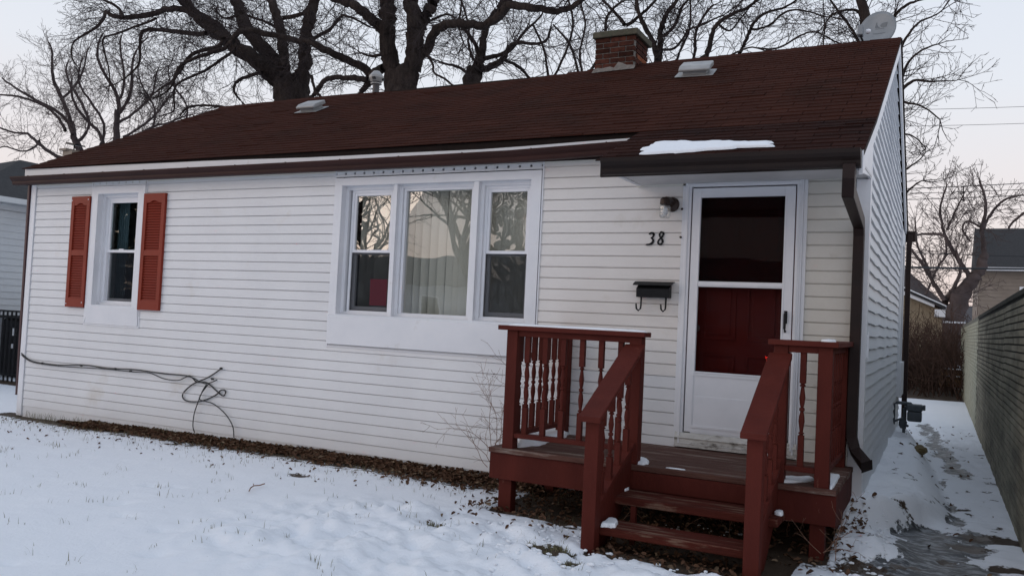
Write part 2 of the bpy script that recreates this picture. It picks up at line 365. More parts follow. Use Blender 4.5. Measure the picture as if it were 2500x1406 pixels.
# boot hole with a little ridge, and scattered prints
bh = on(2, -.05, 1062, 1284); br_ = on(2, -.05, 1020, 1258)
H += -.07*blob(bh[0], bh[1], .10, .07)+.05*blob(br_[0]-.02, br_[1]+.02, .12, .09)+.02*blob(bh[0]-.2, bh[1]-.15, .4, .3)
for (u, v) in ((395, 1358), (360, 1360), (280, 1232), (305, 1228), (845, 1318), (1640-800, 1316), (390, 1300), (370, 1186), (430, 1190), (20, 1378), (300, 1262), (640, 1300), (1080, 1340), (930, 1380), (530, 1335)):
    q = on(2, -.07, u, v); H += -.022*blob(q[0], q[1], .07, .05)
# drift along the side wall
dw = np.interp(YY, [-.5, 0, .8, 2.5, 4.2, 5.8, 6.6], [.25, .45, .66, .56, .44, .26, .0])
drift = np.clip(1-np.abs(XX-10.22)/np.maximum(dw, .01), 0, 1)*(YY > -.35)*(YY < 6.5)
fr = np.clip((YY+.35-np.clip(XX-10.26, 0, 1)*1.5)/.28, 0, 1)
H += (.22+.03*mid)*np.sin(np.minimum(drift*1.9, 1)*np.pi/2)**1.3*fr
H += .10*blob(10.15, -.45, .35, .22)+.07*blob(10.35, -.75, .28, .16)+.05*blob(9.9, -1.0, .2, .12)*fr
H += (XX > 10.2)*(XX < 11.3)*(YY > -1.8)*(YY < 9)*(.016*fbm(13, 61)+.010*fbm(31, 63))
# ---- cover: R = bare soil, G = ice
bare = np.zeros_like(XX); ice = np.zeros_like(XX)
strip = np.interp(XX, [0, .8, 1.5, 3, 5, 6.5, 7.7], [.20, .30, .36, .34, .42, .52, .42])
front = (YY < .1)*(XX > -.3)*(XX < 7.9)
bare = np.maximum(bare, front*np.clip(1.05-np.abs(YY-.0)/strip*.55, 0, 1)*(YY > -1.2))
# under the porch and steps
up_ = (XX > 7.66)*(XX < 10.12)*(YY > -1.25)*(YY < .1); bare = np.maximum(bare, up_*1.0)
bare = np.maximum(bare, ((XX > 8.75)*(XX < 9.95)*(YY > -2.0)*(YY < -1.0))*1.0)
bare = np.maximum(bare, .62*blob(9.5, -1.65, .5, .35, 4)); bare = np.maximum(bare, .55*blob(10.0, -1.25, .35, .22, 4))
for (u, v, r, a) in ((1330, 1350, .10, .9), (1375, 1355, .06, .8), (1408, 1383, .07, .8), (1062, 1284, .05, .9), (730, 1150, .09, .6), (1360, 1275, .07, .65), (1400, 1285, .06, .65),
                     (1345, 1262, .05, .6), (590, 1080, .12, .5), (900, 1118, .12, .5), (1110, 1163, .12, .5), (2230, 1112, .03, .9), (2300, 1210, .06, .6), (2345, 1240, .08, .62), (2420, 1175, .07, .62),
                     (2400, 1195, .06, .6), (2440, 1180, .08, .6), (2420, 1310, .16, .8), (2370, 1330, .12, .7), (2470, 1385, .10, .75), (2110, 1370, .10, .7), (2140, 1385, .10, .7), (2060, 1375, .1, .6), (440, 1070, .2, .5), (300, 1045, .2, .5)):
    q = on(2, -.03 if u < 2000 else 0, u, v); bare = np.maximum(bare, a*1.1*blob(q[0], q[1], r*1.7, r*1.25, 3))
bare = np.maximum(bare, .8*blob(-4.0, 2.45, 3.2, .30, 4)*(XX < -.1))
bare = np.maximum(bare, .75*((XX > 9.3)*(XX < 12)*(YY > 15.5)*(YY < 24)))
for i_ in range(14):
    t_ = i_/13; q = on(2, 0, 2252+88*t_+8*math.sin(i_*2.1), 1036+118*t_); ice = np.maximum(ice, (.80+.15*math.sin(i_*1.7))*blob(q[0]+.02*math.sin(i_*3), q[1], .105, .42, 3))
for (u, v, rx, ry, a) in ((2265, 1302, .27, .32, 1.0), (2380, 1300, .12, .25, .8), (2160, 1380, .16, .25, .85), (2275, 1345, .26, .50, 1.0), (2215, 1400, .30, .42, 1.0), (2350, 1400, .28, .40, .95), (2370, 1330, .14, .35, .8), (2285, 1060, .07, .9, .80), (2305, 1100, .09, .7, .85), (2330, 1140, .08, .5, .85), (2265, 1040, .06, .8, .7),
                            (2315, 1235, .07, .35, .85), (2330, 1265, .09, .22, .85), (2215, 1282, .09, .10, .95), (2300, 1180, .05, .4, .6)):
    q = on(2, 0, u, v); ice = np.maximum(ice, a*blob(q[0], q[1], rx, ry, 4))
ice = ice*(1-np.clip(drift*fr*5, 0, 1)); bare = bare*(1-.8*np.clip(drift*fr*4, 0, 1))
H -= .022*np.clip(bare, 0, 1)*fine + .018*ice
spk = np.clip(fbm(19, 81)*1.6+fbm(41, 91), 0, 1)
bare = np.maximum(bare, .95*spk*np.exp(-np.maximum(0, -YY-strip)/.22)*(YY < 0)*(XX > .3)*(XX < 7.9))
H += .035*np.clip(spk, 0, 1)*blob(10.3, -.95, .35, .35, 4)
bare = np.maximum(bare, .55*spk*(XX > 10.3)*(XX < 11.3)*(YY > -1.6)*(YY < 8))
# street behind the photographer
H = np.where(YY < -12, -.2, H)
ny, nx = XX.shape
V = np.stack([XX, YY, H], -1).reshape(-1, 3)
idx = np.arange(nx*ny).reshape(ny, nx)
Fq = np.stack([idx[:-1, :-1], idx[:-1, 1:], idx[1:, 1:], idx[1:, :-1]], -1).reshape(-1, 4)
gr = npmesh('ground', V, Fq, 'ground', smooth=True); gr['kind'] = 'structure'
ca = gr.data.color_attributes.new('cover', 'FLOAT_COLOR', 'POINT')
cc = np.zeros((nx*ny, 4), np.float32); cc[:, 0] = bare.ravel(); cc[:, 1] = ice.ravel(); cc[:, 3] = 1
ca.data.foreach_set('color', cc.ravel())
def gz(x, y):
    i = min(max(np.searchsorted(GX, x)-1, 0), nx-2); j = min(max(np.searchsorted(GY, y)-1, 0), ny-2); return float(H[j, i])
st = MB().box((-200, -21, -.3), (200, -13.4, -.16)).build('street', 'asphalt'); st['kind'] = 'structure'

# ================================================================== HOUSE
house = thing('house', 'small white clapboard bungalow with brown shingle roof and red-brown front porch', 'house', (5.1, 3.2, 0))
OPEN = [(1.19, 2.17, 1.13, 2.92), (5.035, 7.43, 1.08, 2.92), (8.775, 9.745, .2, 2.665)]
# --- front wall
fw = thing('tmp', '', '', (0, 0, 0)); bpy.data.objects.remove(fw)
sheath = MB()
xs = [0.0, 1.19, 2.17, 5.035, 7.43, 8.775, 9.745, HX]
for i in range(7):
    x0, x1 = xs[i], xs[i+1]
    o = [q for q in OPEN if abs(q[0]-x0) < 1e-6]
    if not o: sheath.box((x0, .0, -.25), (x1, .10, 3.02))
    else:
        sheath.box((x0, .0, -.25), (x1, .10, o[0][2])); sheath.box((x0, .0, o[0][3]), (x1, .10, 3.02))
front_wall = sheath.build('front_wall', 'vinyl', house)
def course_front(parent, x0, x1, z0, z1, zc, mat):
    """one lap course: face leans out to the lip at the bottom; zc = bottom of the full course"""
    def yo(z): return -.0235+.0195*(z-zc)/S
    j = .0
    prof = [(-.0190, z0), (-.0150, zc+S-.010), (-.0040, zc+S-.0050), (-.0045, z1), (-.001, z1), (-.001, z0+.012), (-.0160, z0+.012), (-.0160, z0)] if z1-z0 > S-.003 else [(yo(z0), z0), (yo(z1), z1), (-.001, z1), (-.001, z0)]
    n = max(1, int((x1-x0)/.40)); V_ = []; m = len(prof)
    for q in range(n+1):
        x = x0+(x1-x0)*q/n; wz = .0016*nz(x*1.1, zc*9)+.0008*nz(x*3.1, zc*13); wy = .0022*nz(x*1.7, zc*7, 5)
        for j, (py, pz) in enumerate(prof): V_.append((x, py+(wy if j < 2 else 0), pz+(wz if j in (0, m-1) else 0)))
    F_ = [(q*m+j, q*m+(j+1) % m, (q+1)*m+(j+1) % m, (q+1)*m+j) for q in range(n) for j in range(m)]+[tuple(range(m-1, -1, -1)), tuple(n*m+j for j in range(m))]
    return MB().add(V_, F_).build('siding_panel', mat, parent)
for k in range(0, 29):
    zc = k*S; zt = min(zc+S, 2.885)
    cuts = [.085, HX-.09]
    segs = []
    marks = sorted(set([.085, HX-.09]+[c for o in OPEN for c in (o[0], o[1])]))
    for a, b in zip(marks[:-1], marks[1:]):
        o = [q for q in OPEN if q[0]-1e-6 <= a and b <= q[1]+1e-6]
        if not o: segs.append([a, b, zc, zt])
        else:
            q = o[0]
            if zt <= q[2]+1e-6: segs.append([a, b, zc, zt])
            elif zc < q[2]-.004: segs.append([a, b, zc, q[2]])
    # join neighbours of equal height
    out = []
    for s_ in segs:
        if out and abs(out[-1][1]-s_[0]) < 1e-6 and abs(out[-1][3]-s_[3]) < 1e-6: out[-1][1] = s_[1]
        else: out.append(s_)
    for a, b, z0, z1 in out:
        if a > 8.7 and z0 < .3 and False: continue
        mid_ = (a+b)/2
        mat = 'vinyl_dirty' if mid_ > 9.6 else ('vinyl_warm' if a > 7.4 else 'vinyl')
        dx = random.uniform(-.0005, .0005)
        # long courses have a lap joint where two sheets meet
        if b-a > 3.2:
            c = a+(b-a)*random.uniform(.35, .65)
            course_front(front_wall, a, c, z0, z1, zc, mat)
            o2 = course_front(front_wall, c, b, z0, z1, zc, mat); o2.location.y -= .0022
        else: course_front(front_wall, a, b, z0, z1, zc, mat)
MB().box((.085, -.012, -.17), (7.75, -.001, -.002)).build('base_board', 'vinyl', house)
MB().box((.0, -.024, 2.872), (HX, -.001, 2.90)).build('frieze_strip', 'vinyl_dirty', house)
# corner boards
b = MB(); b.box((-.022, -.030, -.13), (.075, -.002, 2.90)); b.box((-.022, -.0025, -.13), (-.002, .08, 2.90)); b.build('corner_board', 'trim', house, bev=.003)
b = MB(); b.box((HX-.085, -.028, -.02), (HX+.020, -.002, 2.64)); b.box((HX+.002, -.0025, -.02), (HX+.020, .085, 2.75)); b.build('corner_board', 'trim', house, bev=.003)
# --- side wall with gable, warped courses
sw = MB(); sw.prism([(.1, -.25), (HD, -.25), (HD, 2.95), (RY, 4.62), (.1, 3.12)], 0, HX-.10, HX)
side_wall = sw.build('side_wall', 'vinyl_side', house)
SWIN = (5.45, 6.25, .62, 2.92)
def side_course(k):
    z0 = k*S+.01; z1 = z0+S
    def lim(z):   # y range under the roof
        if z < 2.90: return (.085, HD-.08)
        t = (z-2.90)
        return (.02+(z-3.12)/.5 if z > 3.16 else .085, HD-.05-(z-2.9)/.5)
    a, b_ = lim(z1)
    if b_-a < .15: return
    rngs = [(a, b_)]
    if z1 > SWIN[2] and z0 < SWIN[3]: rngs = [(a, SWIN[0]), (SWIN[1], b_)]
    for (ya, yb) in rngs:
        if yb-ya < .05: continue
        n = max(2, int((yb-ya)/.09)); ys = np.linspace(ya, yb, n)
        V_ = []
        for y in ys:
            wv = (.0062*math.sin(y*4.1+k*.16+1.1*math.sin(y*1.3+k*.22))+.0022*math.sin(y*9.3+k*.5))*min(1, max(0, (y-.2)/.6))*(1 if 0.8 < z0 < 2.9 else .45)
            V_ += [(HX+.024+wv*.3, y, z0+wv), (HX+.005, y, z1+wv*.4), (HX+.001, y, z1), (HX+.001, y, z0+wv)]
        F_ = []
        for i in range(n-1):
            for j in range(4):
                F_.append((i*4+j, i*4+(j+1) % 4, (i+1)*4+(j+1) % 4, (i+1)*4+j))
        F_ += [(3, 2, 1, 0), tuple((n-1)*4+j for j in range(4))]
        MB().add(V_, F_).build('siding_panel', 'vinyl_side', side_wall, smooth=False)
for k in range(-1, 44): side_course(k)
# side window casing with box sill
b = MB()
b.box((HX+.002, SWIN[0], 1.10), (HX+.045, SWIN[0]+.13, 2.90)); b.box((HX+.002, SWIN[1]-.13, 1.10), (HX+.045, SWIN[1], 2.90))
b.box((HX+.002, SWIN[0]+.13, 2.70), (HX+.045, SWIN[1]-.13, 2.90)); b.box((HX+.002, SWIN[0], .64), (HX+.075, SWIN[1], 1.10))
swf = b.build('side_window', 'vinyl_side', house, bev=.004)
MB().box((HX+.003, SWIN[0]+.13, 1.10), (HX+.012, SWIN[1]-.13, 2.70)).build('glass', 'black', swf)
# small hasp on the side corner
b = MB(); b.box((HX+.02, .03, 1.27), (HX+.03, .10, 1.44)); b.box((HX+.03, .03, 1.25), (HX+.036, .045, 1.47)); b.build('cover_plate', 'trim', house)
# other walls
MB().box((0, .1, -.25), (.1, HD, 3.0)).prism([(.1, 3.0), (HD, 3.0), (RY, 4.62)], 0, 0, .1).build('left_wall', 'vinyl', house)
MB().box((.1, HD-.1, -.25), (HX-.1, HD, 3.0)).build('rear_wall', 'vinyl', house)
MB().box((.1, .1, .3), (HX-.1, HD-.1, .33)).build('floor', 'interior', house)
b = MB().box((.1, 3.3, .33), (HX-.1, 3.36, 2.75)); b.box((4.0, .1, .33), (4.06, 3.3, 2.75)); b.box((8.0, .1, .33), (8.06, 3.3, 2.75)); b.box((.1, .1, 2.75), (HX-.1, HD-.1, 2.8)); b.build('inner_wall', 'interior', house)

# --- windows
def framerect(mb, x0, x1, z0, z1, y0, y1, wl, wr=None, wb=None, wt=None):
    wr = wl if wr is None else wr; wb = wl if wb is None else wb; wt = wl if wt is None else wt
    mb.box((x0, y0, z0), (x0+wl, y1, z1)); mb.box((x1-wr, y0, z0), (x1, y1, z1))
    mb.box((x0+wl, y0, z0), (x1-wr, y1, z0+wb)); mb.box((x0+wl, y0, z1-wt), (x1-wr, y1, z1)); return mb
def casing(x0, x1, z0, z1, ox0, ox1, oz0, oz1, name='window'):
    b = MB(); y0, y1 = -.032, -.001
    # mitred flat casing
    P = [(x0, z0), (x1, z0), (x1, z1), (x0, z1)]; Q = [(ox0, oz0), (ox1, oz0), (ox1, oz1), (ox0, oz1)]
    for i in range(4):
        if i == 0: continue
        j = (i+1) % 4; off = .0009*i
        b.add([(P[i][0], y0-off, P[i][1]), (P[j][0], y0-off, P[j][1]), (Q[j][0], y0-off, Q[j][1]), (Q[i][0], y0-off, Q[i][1]),
               (P[i][0], y1, P[i][1]), (P[j][0], y1, P[j][1]), (Q[j][0], y1, Q[j][1]), (Q[i][0], y1, Q[i][1])],
              [(3, 2, 1, 0), (0, 1, 5, 4), (1, 2, 6, 5), (2, 3, 7, 6), (3, 0, 4, 7)])
    return b
def reveal(b, x0, x1, z0, z1, yb):
    """lined opening, stepped twice"""
    t = .012
    x0 += .002; x1 -= .002; z0 += .002; z1 -= .002
    b.box((x0-t, -.03, z0), (x0, yb, z1)); b.box((x1, -.03, z0), (x1+t, yb, z1))
    b.box((x0-t, -.03, z1), (x1+t, yb, z1+t)); b.box((x0-t, -.03, z0-t), (x1+t, yb, z0))
    s_ = .035
    framerect(b, x0, x1, z0, z1, .045, yb, s_); return b
def sash(parent, x0, x1, z0, z1, y, wd, pane, scr=False, rail=.032):
    f = MB(); framerect(f, x0, x1, z0, z1, y, y+.03, wd, wd, rail, rail); fo = f.build('sash', 'frame', parent, bev=.002)
    MB().box((x0+wd, y+.018, z0+rail), (x1-wd, y+.021, z1-rail)).build('glass', pane, fo)
    return fo
# single window with the two shutters
def jchan(b, x0, x1, z0, z1):
    framerect(b, x0, x1, z0, z1, -.026, -.001, .013); return b
w1 = jchan(MB(), 1.18, 2.182, 1.105, 2.905).build('window', 'trim', house)
casing(1.20, 2.162, 1.13, 2.835, 1.315, 2.04, 1.352, 2.742).build('casing', 'trim', w1)
MB().prism([(-.030, 1.125), (-.040, 1.345), (-.028, 1.360), (.02, 1.365), (.02, 1.125)], 0, 1.205, 2.155).build('sill_panel', 'trim', w1)
reveal(MB(), 1.315, 2.04, 1.352, 2.742, .10).build('reveal', 'trim', w1)
framerect(MB(), 1.352, 2.003, 1.387, 2.707, .075, .115, .045, .045, .03, .035).build('frame', 'frame', w1, bev=.002)
sash(w1, 1.398, 1.957, 2.02, 2.672, .080, .038, 'pane_dark')
lo = sash(w1, 1.398, 1.957, 1.418, 2.06, .112, .038, 'pane_dark')
MB().box((1.44, .090, 1.41), (1.92, .0905, 2.03)).build('screen', 'screen', w1)
MB().box((1.62, .076, 2.05), (1.70, .084, 2.066)).build('latch', 'frame', w1)
# dentil (vented channel) heads
def dentils(x0, x1, z0, z1, n, parent):
    b = MB(); b.box((x0, -.030, z0), (x1, -.003, z0+.02)); b.box((x0, -.030, z1-.008), (x1, -.003, z1))
    wd = (x1-x0)/n
    for i in range(n):
        a = x0+i*wd; b.box((a+.012, -.027, z0+.02), (a+wd-.012, -.003, z1-.008))
    o = b.build('vent_strip', 'vinyl', parent)
    MB().box((x0, -.0025, z0), (x1, -.0018, z1)).build('strip_backing', 'black', o)
dentils(1.205, 2.16, 2.840, 2.894, 8, w1)
# triple window
w2 = jchan(MB(), 5.028, 7.444, 1.055, 2.90).build('window', 'trim', house)
casing(5.045, 7.425, 1.08, 2.815, 5.130, 7.322, 1.392, 2.735).build('casing', 'trim', w2)
MB().prism([(-.055, 1.085), (-.062, 1.375), (-.040, 1.395), (.02, 1.402), (.02, 1.085)], 0, 5.05, 7.33).build('sill_panel', 'trim', w2)
reveal(MB(), 5.130, 7.322, 1.392, 2.735, .10).build('reveal', 'trim', w2)
for a, b_ in ((5.768, 5.812), (6.703, 6.755)):
    m_ = MB().box((a, -.012, 1.392), (b_, .06, 2.735)); m_.box((a-.035, .040, 1.392), (b_+.035, .10, 2.735)); m_.build('mullion', 'trim', w2, bev=.002)
UN = [(5.19, 5.73, 0), (5.85, 6.67, 1), (6.79, 7.287, 0)]
for i, (a, b_, fixed) in enumerate(UN):
    pn = ['pane', 'pane', 'pane_wavy'][i]
    if fixed:
        framerect(MB(), a, b_, 1.427, 2.700, .060, .112, .030, .030, .012, .025).build('frame', 'frame', w2, bev=.002)
        MB().box((a+.03, .095, 1.439), (b_-.03, .098, 2.675)).build('glass', pn, w2)
    else:
        framerect(MB(), a, b_, 1.427, 2.700, .070, .112, .028, .028, .015, .03).build('frame', 'frame', w2, bev=.002)
        sash(w2, a+.028, b_-.028, 2.045, 2.670, .078, .026, pn, rail=.03)
        sash(w2, a+.028, b_-.028, 1.442, 2.075, .112, .030, pn, rail=.045)
        MB().box((a+.03, .0895, 1.442), (b_-.03, .090, 2.046)).build('screen', 'screen', w2)
        framerect(MB(), a+.028, b_-.028, 1.442, 2.046, .084, .089, .006).build('screen_frame', 'black', w2)
dentils(5.042, 7.43, 2.826, 2.878, 20, w2)
# --- shutters
def shutter(x0, x1, z0, z1, screws):
    b = MB(); y0, y1 = -.052, -.019
    st_ = .055
    framerect(b, x0, x1, z0, z1, y0, y1, st_, st_, .115, .085)
    mz = z0+(z1-z0)*.485
    b.box((x0+st_, y0+.001, mz-.03), (x1-st_, y1, mz+.035))
    # cathedral top
    n = 8; xm = (x0+x1)/2; hw = (x1-x0)/2-st_
    for i in range(n):
        a = x0+st_+2*hw*i/n; c = a+2*hw/n
        def zz(x): t = abs(x-xm)/hw; return z1-.085-.028*min(1, max(0, (t-.15)/.5))
        b.add([(a, y0+.002, zz(a)), (c, y0+.002, zz(c)), (c, y0+.002, z1-.084), (a, y0+.002, z1-.084), (a, y1, zz(a)), (c, y1, zz(c)), (c, y1, z1-.084), (a, y1, z1-.084)], [(3, 2, 1, 0), (0, 1, 5, 4)])
    o = b.build('shutter', 'shutter', house, bev=.003)
    MB().box((x0+.02, -.028, z0+.05), (x1-.02, -.0275, z1-.05)).build('back_panel', 'shutter', o)
    def lou(a, c):
        m_ = MB(); n_ = int((c-a)/.0305); h = (c-a)/n_
        for i in range(n_):
            z = a+i*h
            m_.add([(x0+st_, y0+.006, z+.002), (x1-st_, y0+.006, z+.002), (x1-st_, y0+.026, z+h), (x0+st_, y0+.026, z+h), (x0+st_, y0+.018, z+.002), (x1-st_, y0+.018, z+.002)],
                   [(0, 1, 2, 3), (0, 4, 5, 1)])
        m_.build('louvres', 'shutter', o, kind='stuff')
    lou(z0+.115, mz-.03); lou(mz+.035, z1-.088)
    if screws:
        for (sx, sz) in ((x0+.02, z0+.04), (x1-.03, z0+.06), (x0+.015, z1-.05), (x1-.03, z1-.04)):
            MB().box((sx-.006, y0-.003, sz-.006), (sx+.006, y0, sz+.006)).build('screw', 'frame', o)
    return o
shutter(.842, 1.190, 1.318, 2.714, True)
s2 = shutter(2.166, 2.530, 1.328, 2.722, False)
# --- front door
dr = framerect(MB(), 8.785, 9.740, .44, 2.655, -.045, .06, .052, .052, .001, .042).build('door', 'frame', house, bev=.003)
b = MB(); framerect(b, 8.80, 9.725, .47, 2.640, -.055, -.045, .014, .014, .001, .012); b.box((9.700, -.062, .50), (9.712, -.045, 2.60)); b.build('door_trim', 'trim', dr)
b = MB(); framerect(b, 8.848, 9.678, .568, 2.602, -.042, -.012, .072, .080, .30, .080)
b.box((8.92, -.042, 1.776), (9.598, -.012, 1.822)); b.box((8.92, -.047, 1.786), (9.598, -.041, 1.80))
framerect(b, 8.905, 9.613, 1.058, 2.537, -.046, -.041, .012)
stormo = b.build('storm_door', 'frame', dr, bev=.0025)
framerect(MB(), 8.848+.045, 9.678-.05, .605, 1.055, -.047, -.0418, .018).build('kick_panel', 'frame', stormo)
# kick panel body
b = MB(); b.box((8.92, -.040, .86), (9.598, -.014, 1.072)); b.box((8.90, -.0395, .56), (9.62, -.016, .9)); b.build('lower_panel', 'frame', stormo)
MB().box((8.92, -.026, 1.072), (9.598, -.024, 1.776)).build('glass', 'storm', stormo)
MB().box((8.92, -.0265, 1.822), (9.598, -.024, 2.522)).build('glass', 'storm', stormo)
MB().box((8.92, -.0215, 1.822), (9.598, -.021, 2.522)).build('screen', 'screen', stormo)  # screen added as a dark tint over the upper pane
b = MB(); b.tube([(9.634, -.05, 1.59), (9.634, -.085, 1.575), (9.634, -.088, 1.46), (9.634, -.052, 1.435)], .010, 8); b.box((9.622, -.052, 1.50), (9.646, -.042, 1.60)); b.build('handle', 'black', stormo, smooth=False)
b = MB().box((8.84, .075, .50), (9.69, .11, 2.60)); rd = b.build('red_door', 'door_red', dr)
for (xa, xb) in ((8.95, 9.22), (9.31, 9.58)):
    for (za, zb) in ((.70, 1.22), (1.34, 1.86), (1.98, 2.42)):
        m_ = MB(); framerect(m_, xa, xb, za, zb, .066, .0745, .018); m_.box((xa+.045, .068, za+.045), (xb-.045, .0745, zb-.045)); m_.build('door_panel', 'door_red', rd, bev=.003)
MB().lathe([(.0, 0), (.028, .001), (.030, .012), (.012, .02), (.012, .04), (.026, .05), (.030, .065), (.022, .08), (0, .084)], (8.895, .072, 1.43), 14, Matrix.Rotation(math.pi/2, 4, 'X')).build('knob', 'galv', rd, smooth=True)
MB().box((8.772, -.05, .44), (9.755, .06, .515)).prism([(-.060, .515), (-.045, .558), (.05, .566), (.05, .515)], 0, 8.775, 9.75).build('threshold', 'sill_dirty', dr)
MB().box((8.85, -.036, .5665), (9.68, .0, .571)).build('sweep', 'black', dr)
b = MB(); b.box((8.758, -.034, .45), (8.784, -.001, 2.645)); b.box((9.741, -.032, .45), (9.768, -.001, 2.650)); b.build('door_channel', 'trim', house)
b = MB()
for (zx, zz) in ((8.766, 2.43), (8.764, 2.19)): b.lathe([(0, 0), (.011, .002), (.007, .02), (0, .024)], (zx-.01, -.035, zz), 7, Matrix.Rotation(math.pi/2, 4, 'X'))
b.build('old_hinge_screw', 'bronze', house)

# ------------------------------------------------------------------ ROOF
ZE = 3.085
def sag(x): return -.050*math.exp(-((x-4.7)/1.7)**4)
def roofz(x, y):
    if y >= -.15:
        t = (y+.15)/(RY+.15); zr = 4.712+.0040*x+sag(x); z0 = ZE-.010*math.exp(-((x-7)/2.0)**2)
        return z0+(zr-z0)*t
    return ZE+(y+.15)*.44
XL, XR = -.035, 10.262
XP = 8.40
def sheet(mb, xa, xb, ya, yb, dz0, dz1, nx_=24):
    xs_ = np.linspace(xa, xb, nx_+1); V_ = []
    for x in xs_:
        for y, dz in ((ya, dz1), (yb, dz1), (yb, dz0), (ya, dz0)): V_.append((x, y, roofz(x, y)+dz))
    F_ = [(i*4+j, i*4+(j+1) % 4, (i+1)*4+(j+1) % 4, (i+1)*4+j) for i in range(nx_) for j in range(4)]+[(3, 2, 1, 0), tuple(nx_*4+j for j in range(4))]
    return mb.add(V_, F_)
b = MB(); sheet(b, XL, XR, -.13, RY, -.045, -.006)
sheet(b, XP+.03, XR, -1.13, -.135, -.045, -.006, 6)
b.prism([(RY, 4.665), (RY, 4.72), (HD+.25, 3.03), (HD+.25, 2.975)], 0, XL, XR)
roof = b.build('roof', 'felt', house)
CEXP = .1135   # exposure measured in y
tabs = []
def course_tabs(y0, y1, xa, xb, off, dark):
    x = xa-off
    while x < xb:
        a = max(x, xa); c = min(x+.304, xb)
        if c-a > .03: tabs.append((a+.0025, c-.0025, y0, y1, dark))
        x += .3048
random.seed(5)
nc = int(math.ceil((RY+.15)/CEXP))
for i in range(nc):
    y0 = -.165+i*CEXP; y1 = min(y0+CEXP, RY)
    jit = random.uniform(-.004, .004)
    course_tabs(y0+jit, y1+.012, XL-.004, XR+.006, (i % 2)*.152+random.uniform(0, .03), False)
for i in range(9):
    y0 = -1.175+i*CEXP; y1 = y0+CEXP
    course_tabs(y0+random.uniform(-.004, .004), min(y1, -.15)+.012, XP, XR+.006, (i % 2)*.152+random.uniform(0, .04), True)
def tab_geo(mb, t):
    a, c, y0, y1, dk = t
    xm = (a+c)/2; lift = random.uniform(0, .003)+(.007 if random.random() < .05 else 0)
    j = random.uniform(-.004, .004)
    V_ = []
    for x in (a, c):
        zb = roofz(x, y0); zt = roofz(x, min(y1, RY))
        V_ += [(x, y0+j, zb+.003), (x, y0+j, zb+.0095+lift), (x, y1, zt+.0035), (x, y1, zt-.002)]
    mb.add(V_, [(0, 1, 5, 4), (1, 2, 6, 5), (0, 3, 2, 1), (4, 5, 6, 7), (0, 4, 7, 3)])
tabs.sort(key=lambda t: (((t[0]+t[1])/2-CP[0])**2+(t[2]-CP[1])**2+(roofz((t[0]+t[1])/2, t[2])-CP[2])**2))
for t in tabs[:298]:
    mb = MB(); tab_geo(mb, t); mb.build('shingle', 'shingle_dark' if t[4] else 'shingle', roof)
mb1, mb2 = MB(), MB()
for t in tabs[298:]: tab_geo(mb2 if t[4] else mb1, t)
mb1.build('shingle_field', 'shingle', roof, kind='stuff'); mb2.build('shingle_field', 'shingle_dark', roof, kind='stuff')
b = MB()
x = XL
while x < XR:   # ridge caps
    c = min(x+.30, XR)
    z = roofz((x+c)/2, RY)
    b.add([(x, RY-.12, z-.055), (c, RY-.12, z-.055), (c, RY, z+.016), (x, RY, z+.020), (x, RY+.12, z-.055), (c, RY+.12, z-.055), (x, RY-.12, z-.066), (c, RY-.12, z-.066)],
          [(0, 1, 2, 3), (3, 2, 5, 4), (6, 7, 1, 0)]); x += .285
b.build('ridge_cap', 'shingle', roof)
# fascia, white strip, gutters
b = MB()
b.add([(-.02, -.125, 2.874), (XP+.05, -.125, 2.874), (XP+.05, -.125, 3.06), (-.02, -.125, 3.06), (-.02, -.10, 2.874), (XP+.05, -.10, 2.874), (XP+.05, -.10, 3.06), (-.02, -.10, 3.06)],
      [(3, 2, 1, 0), (0, 1, 5, 4), (1, 2, 6, 5), (2, 3, 7, 6), (3, 0, 4, 7)])
b.build('fascia_shadow', 'felt', house)  # dark colour paints the shadow band under the shingle overhang
b = MB(); n = 16
for i in range(n):
    def zt(x): return float(np.interp(x, [0, .4, 2.9, 5, 7, 8.45], [3.085, 3.078, 3.060, 3.026, 3.014, 3.042])+.002*math.sin(x*9))  # white board's top follows the lower edge of that shadow band
    a = -.02+(XP+.02)*i/n; c = -.02+(XP+.02)*(i+1)/n
    b.add([(a, -.134, 2.93), (c, -.134, 2.93), (c, -.134, zt(c)), (a, -.134, zt(a)), (a, -.126, 2.93), (c, -.126, 2.93), (c, -.126, zt(c)), (a, -.126, zt(a))], [(3, 2, 1, 0), (2, 3, 7, 6), (1, 2, 6, 5), (0, 4, 7, 3)])
b.build('fascia_board', 'trim', house)
def kgutter(xa, xb, yf, z0a, z0b, h, mat, name='gutter'):
    """K-style trough: back yb, ogee front; height slopes from a to b"""
    prof = [(0, 0), (-.062, 0), (-.072, .018), (-.074, .040), (-.098, .062), (-.112, .085), (-.114, h), (-.104, h), (-.102, h-.012), (-.108, .088), (-.094, .066), (-.066, .044), (-.060, .008), (-.006, .008), (-.006, h), (0, h)]
    V_ = []; n_ = len(prof)
    for x, z0 in ((xa, z0a), (xb, z0b)):
        for (py, pz) in prof: V_.append((x, yf+.114+py, z0+pz))
    F_ = [(i, (i+1) % n_, n_+(i+1) % n_, n_+i) for i in range(n_)]
    b_ = MB().add(V_, F_)
    for x, z0, s_ in ((xa, z0a, 0), (xb, z0b, 1)):
        k0 = len(b_.v)
        cap = [(0, 0), (-.062, 0), (-.072, .018), (-.074, .040), (-.098, .062), (-.112, .085), (-.114, h), (0, h)]
        b_.add([(x, yf+.114+py, z0+pz) for py, pz in cap], [tuple(range(8)) if s_ else tuple(range(7, -1, -1))])
    return b_.build(name, mat, house)
GX_ = [-.16, 1.2, 2.6, 3.8, 5.0, 6.2, 7.2, XP+.02]; GZ_ = [2.872, 2.870, 2.868, 2.866, 2.865, 2.865, 2.867, 2.898]
